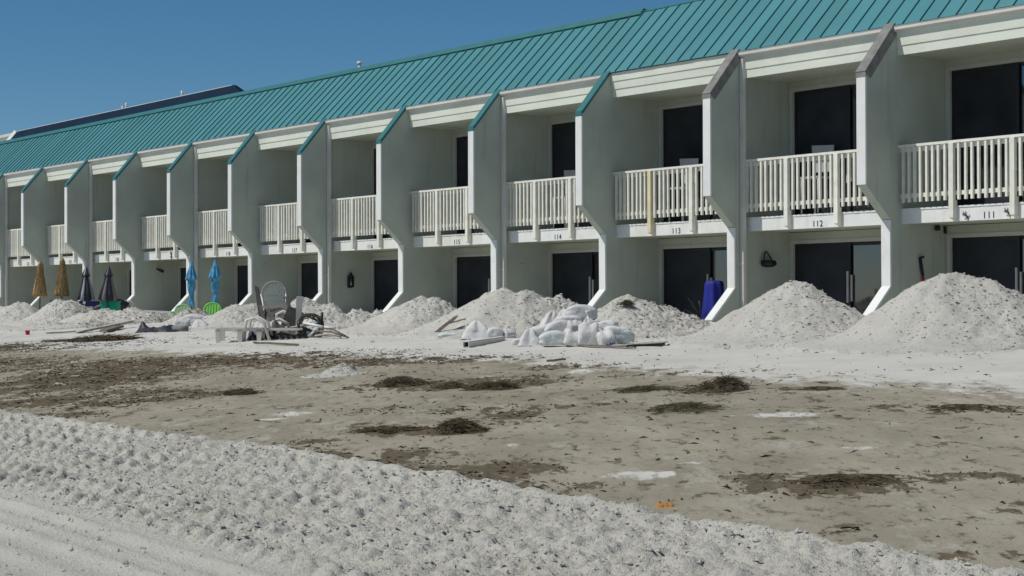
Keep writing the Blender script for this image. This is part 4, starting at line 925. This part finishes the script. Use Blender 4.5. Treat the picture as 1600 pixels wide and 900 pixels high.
for i, (a, b, lb) in enumerate((((-7.75, -7.35, -.08), (-7.0, -7.2, -.24), 'upper dark bent stick at the right of the heap'), ((-7.7, -7.5, -.15), (-6.9, -7.2, -.27), 'lower dark bent stick at the right of the heap'), ((-7.5, -7.6, -.24), (-7.0, -7.3, -.26), 'pale stick lying right of the heap'))):
    a, b = Vector(a), Vector(b); pipe(lb, [a, (a+b)/2+Vector((0, 0, .05)), b], .018, m_wood if i < 2 else m_woodpale, 'driftwood', 'driftwood')
crumple('dark_cloth', 'dark cloth bunched under the lounge chairs', 'cloth', -8.75, -8.0, gz(-8.75, -8.0)-.02, .8, .4, .16, 19, m_tarp, RA)
crumple('grey_canvas', 'grey canvas slumped under the hose coil', 'cloth', -8.45, -7.5, gz(-8.4, -7.5)-.02, 1.1, .45, .26, 23, m_taupep, RA)
# royal blue folded beach cabana at the door of 113
o = empty('blue_cabana', (-5.92, 1.75, 0), .1); tag(o, 'royal blue folded fabric cover standing at the door of number 113', 'cover')
MB().lathe([(.27, 0), (.25, .25), (.21, .6), (.20, .80), (.18, .87), (.10, .89)], 28, fr=lambda a, i: 1+.13*math.cos(7*a+.25*i)*(i < 5)).build('cover_fabric', m_royal, o)
MB().tube([(-.24, -.1, 0), (-.30, -.16, .44)], .018, 6).build('pole', m_black, o)
for i, (a, b, c) in enumerate(((-.35, -.5, .35), (-.5, -.7, .25), (-.42, -.6, .5))):
    MB().tube([(-.3, -.1, .02), (a, -.15, c*.6), (b, -.2, c)], .006, 4).build('twig', m_black, o)
# things on the walls
def onwall(name, label, cat, n, y, z): o = empty(name, (bx(n)+.002, y, z)); return tag(o, label, cat)
o = onwall('wall_lantern', 'black wall lantern on the porch wall of number 116', 'lantern', 5, 1.59, .85)
m = MB(); m.box((0, -.05, .0), (.02, .05, .34)); m.lathe([(.02,0),(.085,.02),(.085,.03)], 6, (.12,0,0), sm=False); m.lathe([(.09,.30),(.10,.31),(.03,.42),(.01,.46)], 6, (.12,0,0), sm=False); m.box((.02,-.012,.33),(.12,.012,.35)); m.build('housing', m_black, o)
for i in range(6):
    a = i*math.pi/3; MB().box((-.007,-.007,.03),(.007,.007,.30)).build('bar', m_black, o, (.12+.078*math.cos(a), .078*math.sin(a), 0))
MB().lathe([(.068,.03),(.068,.30)], 6, (.12,0,0)).build('glass', m_glass, o)
o = onwall('hanging_basket', 'black wire basket hanging on the porch wall of number 112', 'basket', 1, 1.57, 1.17)
MB().lathe([(.05,-.02),(.13,.0),(.17,.06),(.15,.12),(.12,.13)], 14, (.12,0,0), fr=lambda a, i: 1+.12*math.cos(5*a+i)).build('bowl', m_black, o)
MB().tube([(.12,-.14,.1),(.06,-.05,.28),(.05,0,.32),(.06,.05,.28),(.12,.14,.1)], .014, 6).build('hoop', m_black, o); MB().tube([(.12,.1,.06),(.12,.24,.04)], [.04,.015], 6).build('spout', m_black, o)
o = onwall('spade', 'spade with red shaft and black grip leaning behind the tallest pile', 'spade', 0, 1.50, -.1)
MB().tube([(.10,.18,.0),(.05,.08,1.02)], .022, 8).build('shaft', m_red, o); MB().tube([(.05,.08,1.02),(.04,.02,1.34)], .03, 8).build('grip', m_black, o); MB().tube([(.04,-.0,1.35),(.04,.12,1.38)], .022, 8).build('handle_bar', m_black, o)
o = onwall('sign_plate', 'small blank plate on the porch wall of number 114', 'plate', 3, 1.50, 1.37)
MB().box((0,-.09,-.012),(.015,.09,.025)).build('plate', m_frame, o); 
o = onwall('crescent_ornament', 'pale crescent ornament on the porch wall of number 117', 'ornament', 6, 1.13, 1.55)
MB().tube([(.03,-.04,-.10),(.03,.03,-.06),(.03,.045,0),(.03,.02,.06),(.03,-.04,.09)], [.008,.022,.028,.022,.008], 6).build('crescent', m_frame, o)
o = onwall('wall_light', 'small dark spotlight on the porch wall of number 119', 'lamp', 8, 1.53, 1.58)
MB().tube([(0,0,.03),(.06,.0,.03),(.1,.06,0),(.1,.2,-.05)], [.03,.02,.045,.055], 8).build('lamp_head', m_black, o)
o = empty('ceiling_spot', (.02, 2.0, 1.905)); tag(o, 'tiny dark spotlight under the balcony of number 111', 'lamp'); MB().lathe([(.02,0),(.05,-.02),(.055,-.10),(.03,-.11)], 10, (.06,0,0)).build('lamp_head', m_black, o)
o = empty('corner_bracket', (.015, 2.28, 1.75)); tag(o, 'small dark bracket at the door corner of number 111', 'bracket'); MB().prism([(0, 0), (.05, 0), (.04, .12), (0, .15)], 1, -.02, .02).build('bracket_body', m_black, o)
# tall chairs on the balconies
def tall_chair(label, n, x, y, w_):
    o = empty('balcony_chair', (bx(n)+x, y, 2.2)); tag(o, label, 'chair', 'pale tall chairs on the balconies')
    MB().prism([(-w_/2, .95), (w_/2, .95), (w_/2+.05, 1.5), (-w_/2-.06, 1.53)], 1, .2, .23).build('backrest', m_handle, o)
    MB().box((-w_/2, -.22, .80), (w_/2, .19, .84)).build('seat', m_handle, o)
    for sx in (-1, 1):
        for yy in (-.2, .21): MB().tube([(sx*(w_/2-.02), yy, 0), (sx*(w_/2-.02), yy, .82 if yy < 0 else 1.0)], .018, 6).build('leg', m_handle, o)
tall_chair('pale tall chair on the balcony between the two bare-capped fins', 1, 1.15, 1.95, .5)
tall_chair('pale tall chair on the balcony with the yellowed post', 2, 1.25, 1.95, .5)
tall_chair('pale tall chair on the balcony just left of the yellowed post', 3, 1.2, 1.95, .5)
# lizard ornaments on the beams
def lizard(label, x, z, rot, s=1.):
    o = empty('lizard_ornament', (x, BEAMF-.012, z)); o.rotation_euler = (0, rot, 0); o.scale = (s, s, s); tag(o, label, 'ornament', 'metal lizards on the balcony beams')
    MB().tube([(-.10,0,.10),(-.07,0,.05),(-.02,0,.02),(.03,0,-.03),(.045,0,-.07),(.03,0,-.115)], [.006,.018,.022,.018,.01,.004], 6).build('body', m_num, o)
    for a, b, c in (((-.05,0,.03),(-.10,0,.03),(-.12,0,.045)), ((-.04,0,.045),(-.01,0,.085),(-.03,0,.10)), ((.02,0,-.03),(-.02,0,-.055),(-.05,0,-.05)), ((.035,0,-.03),(.07,0,-.01),(.085,0,.01))):
        MB().tube([a,b,c], .008, 5).build('leg', m_num, o)
    return o
lizard('dark lizard ornament left of the number 111', 1.53, 2.0, 0, .85); lizard('dark lizard ornament right of the number 111', 2.46, 2.02, 0, .85)
lizard('small dark lizard ornament on the beam three bays right of the straw umbrellas', -31.41, 2.02, .6, 1.1)
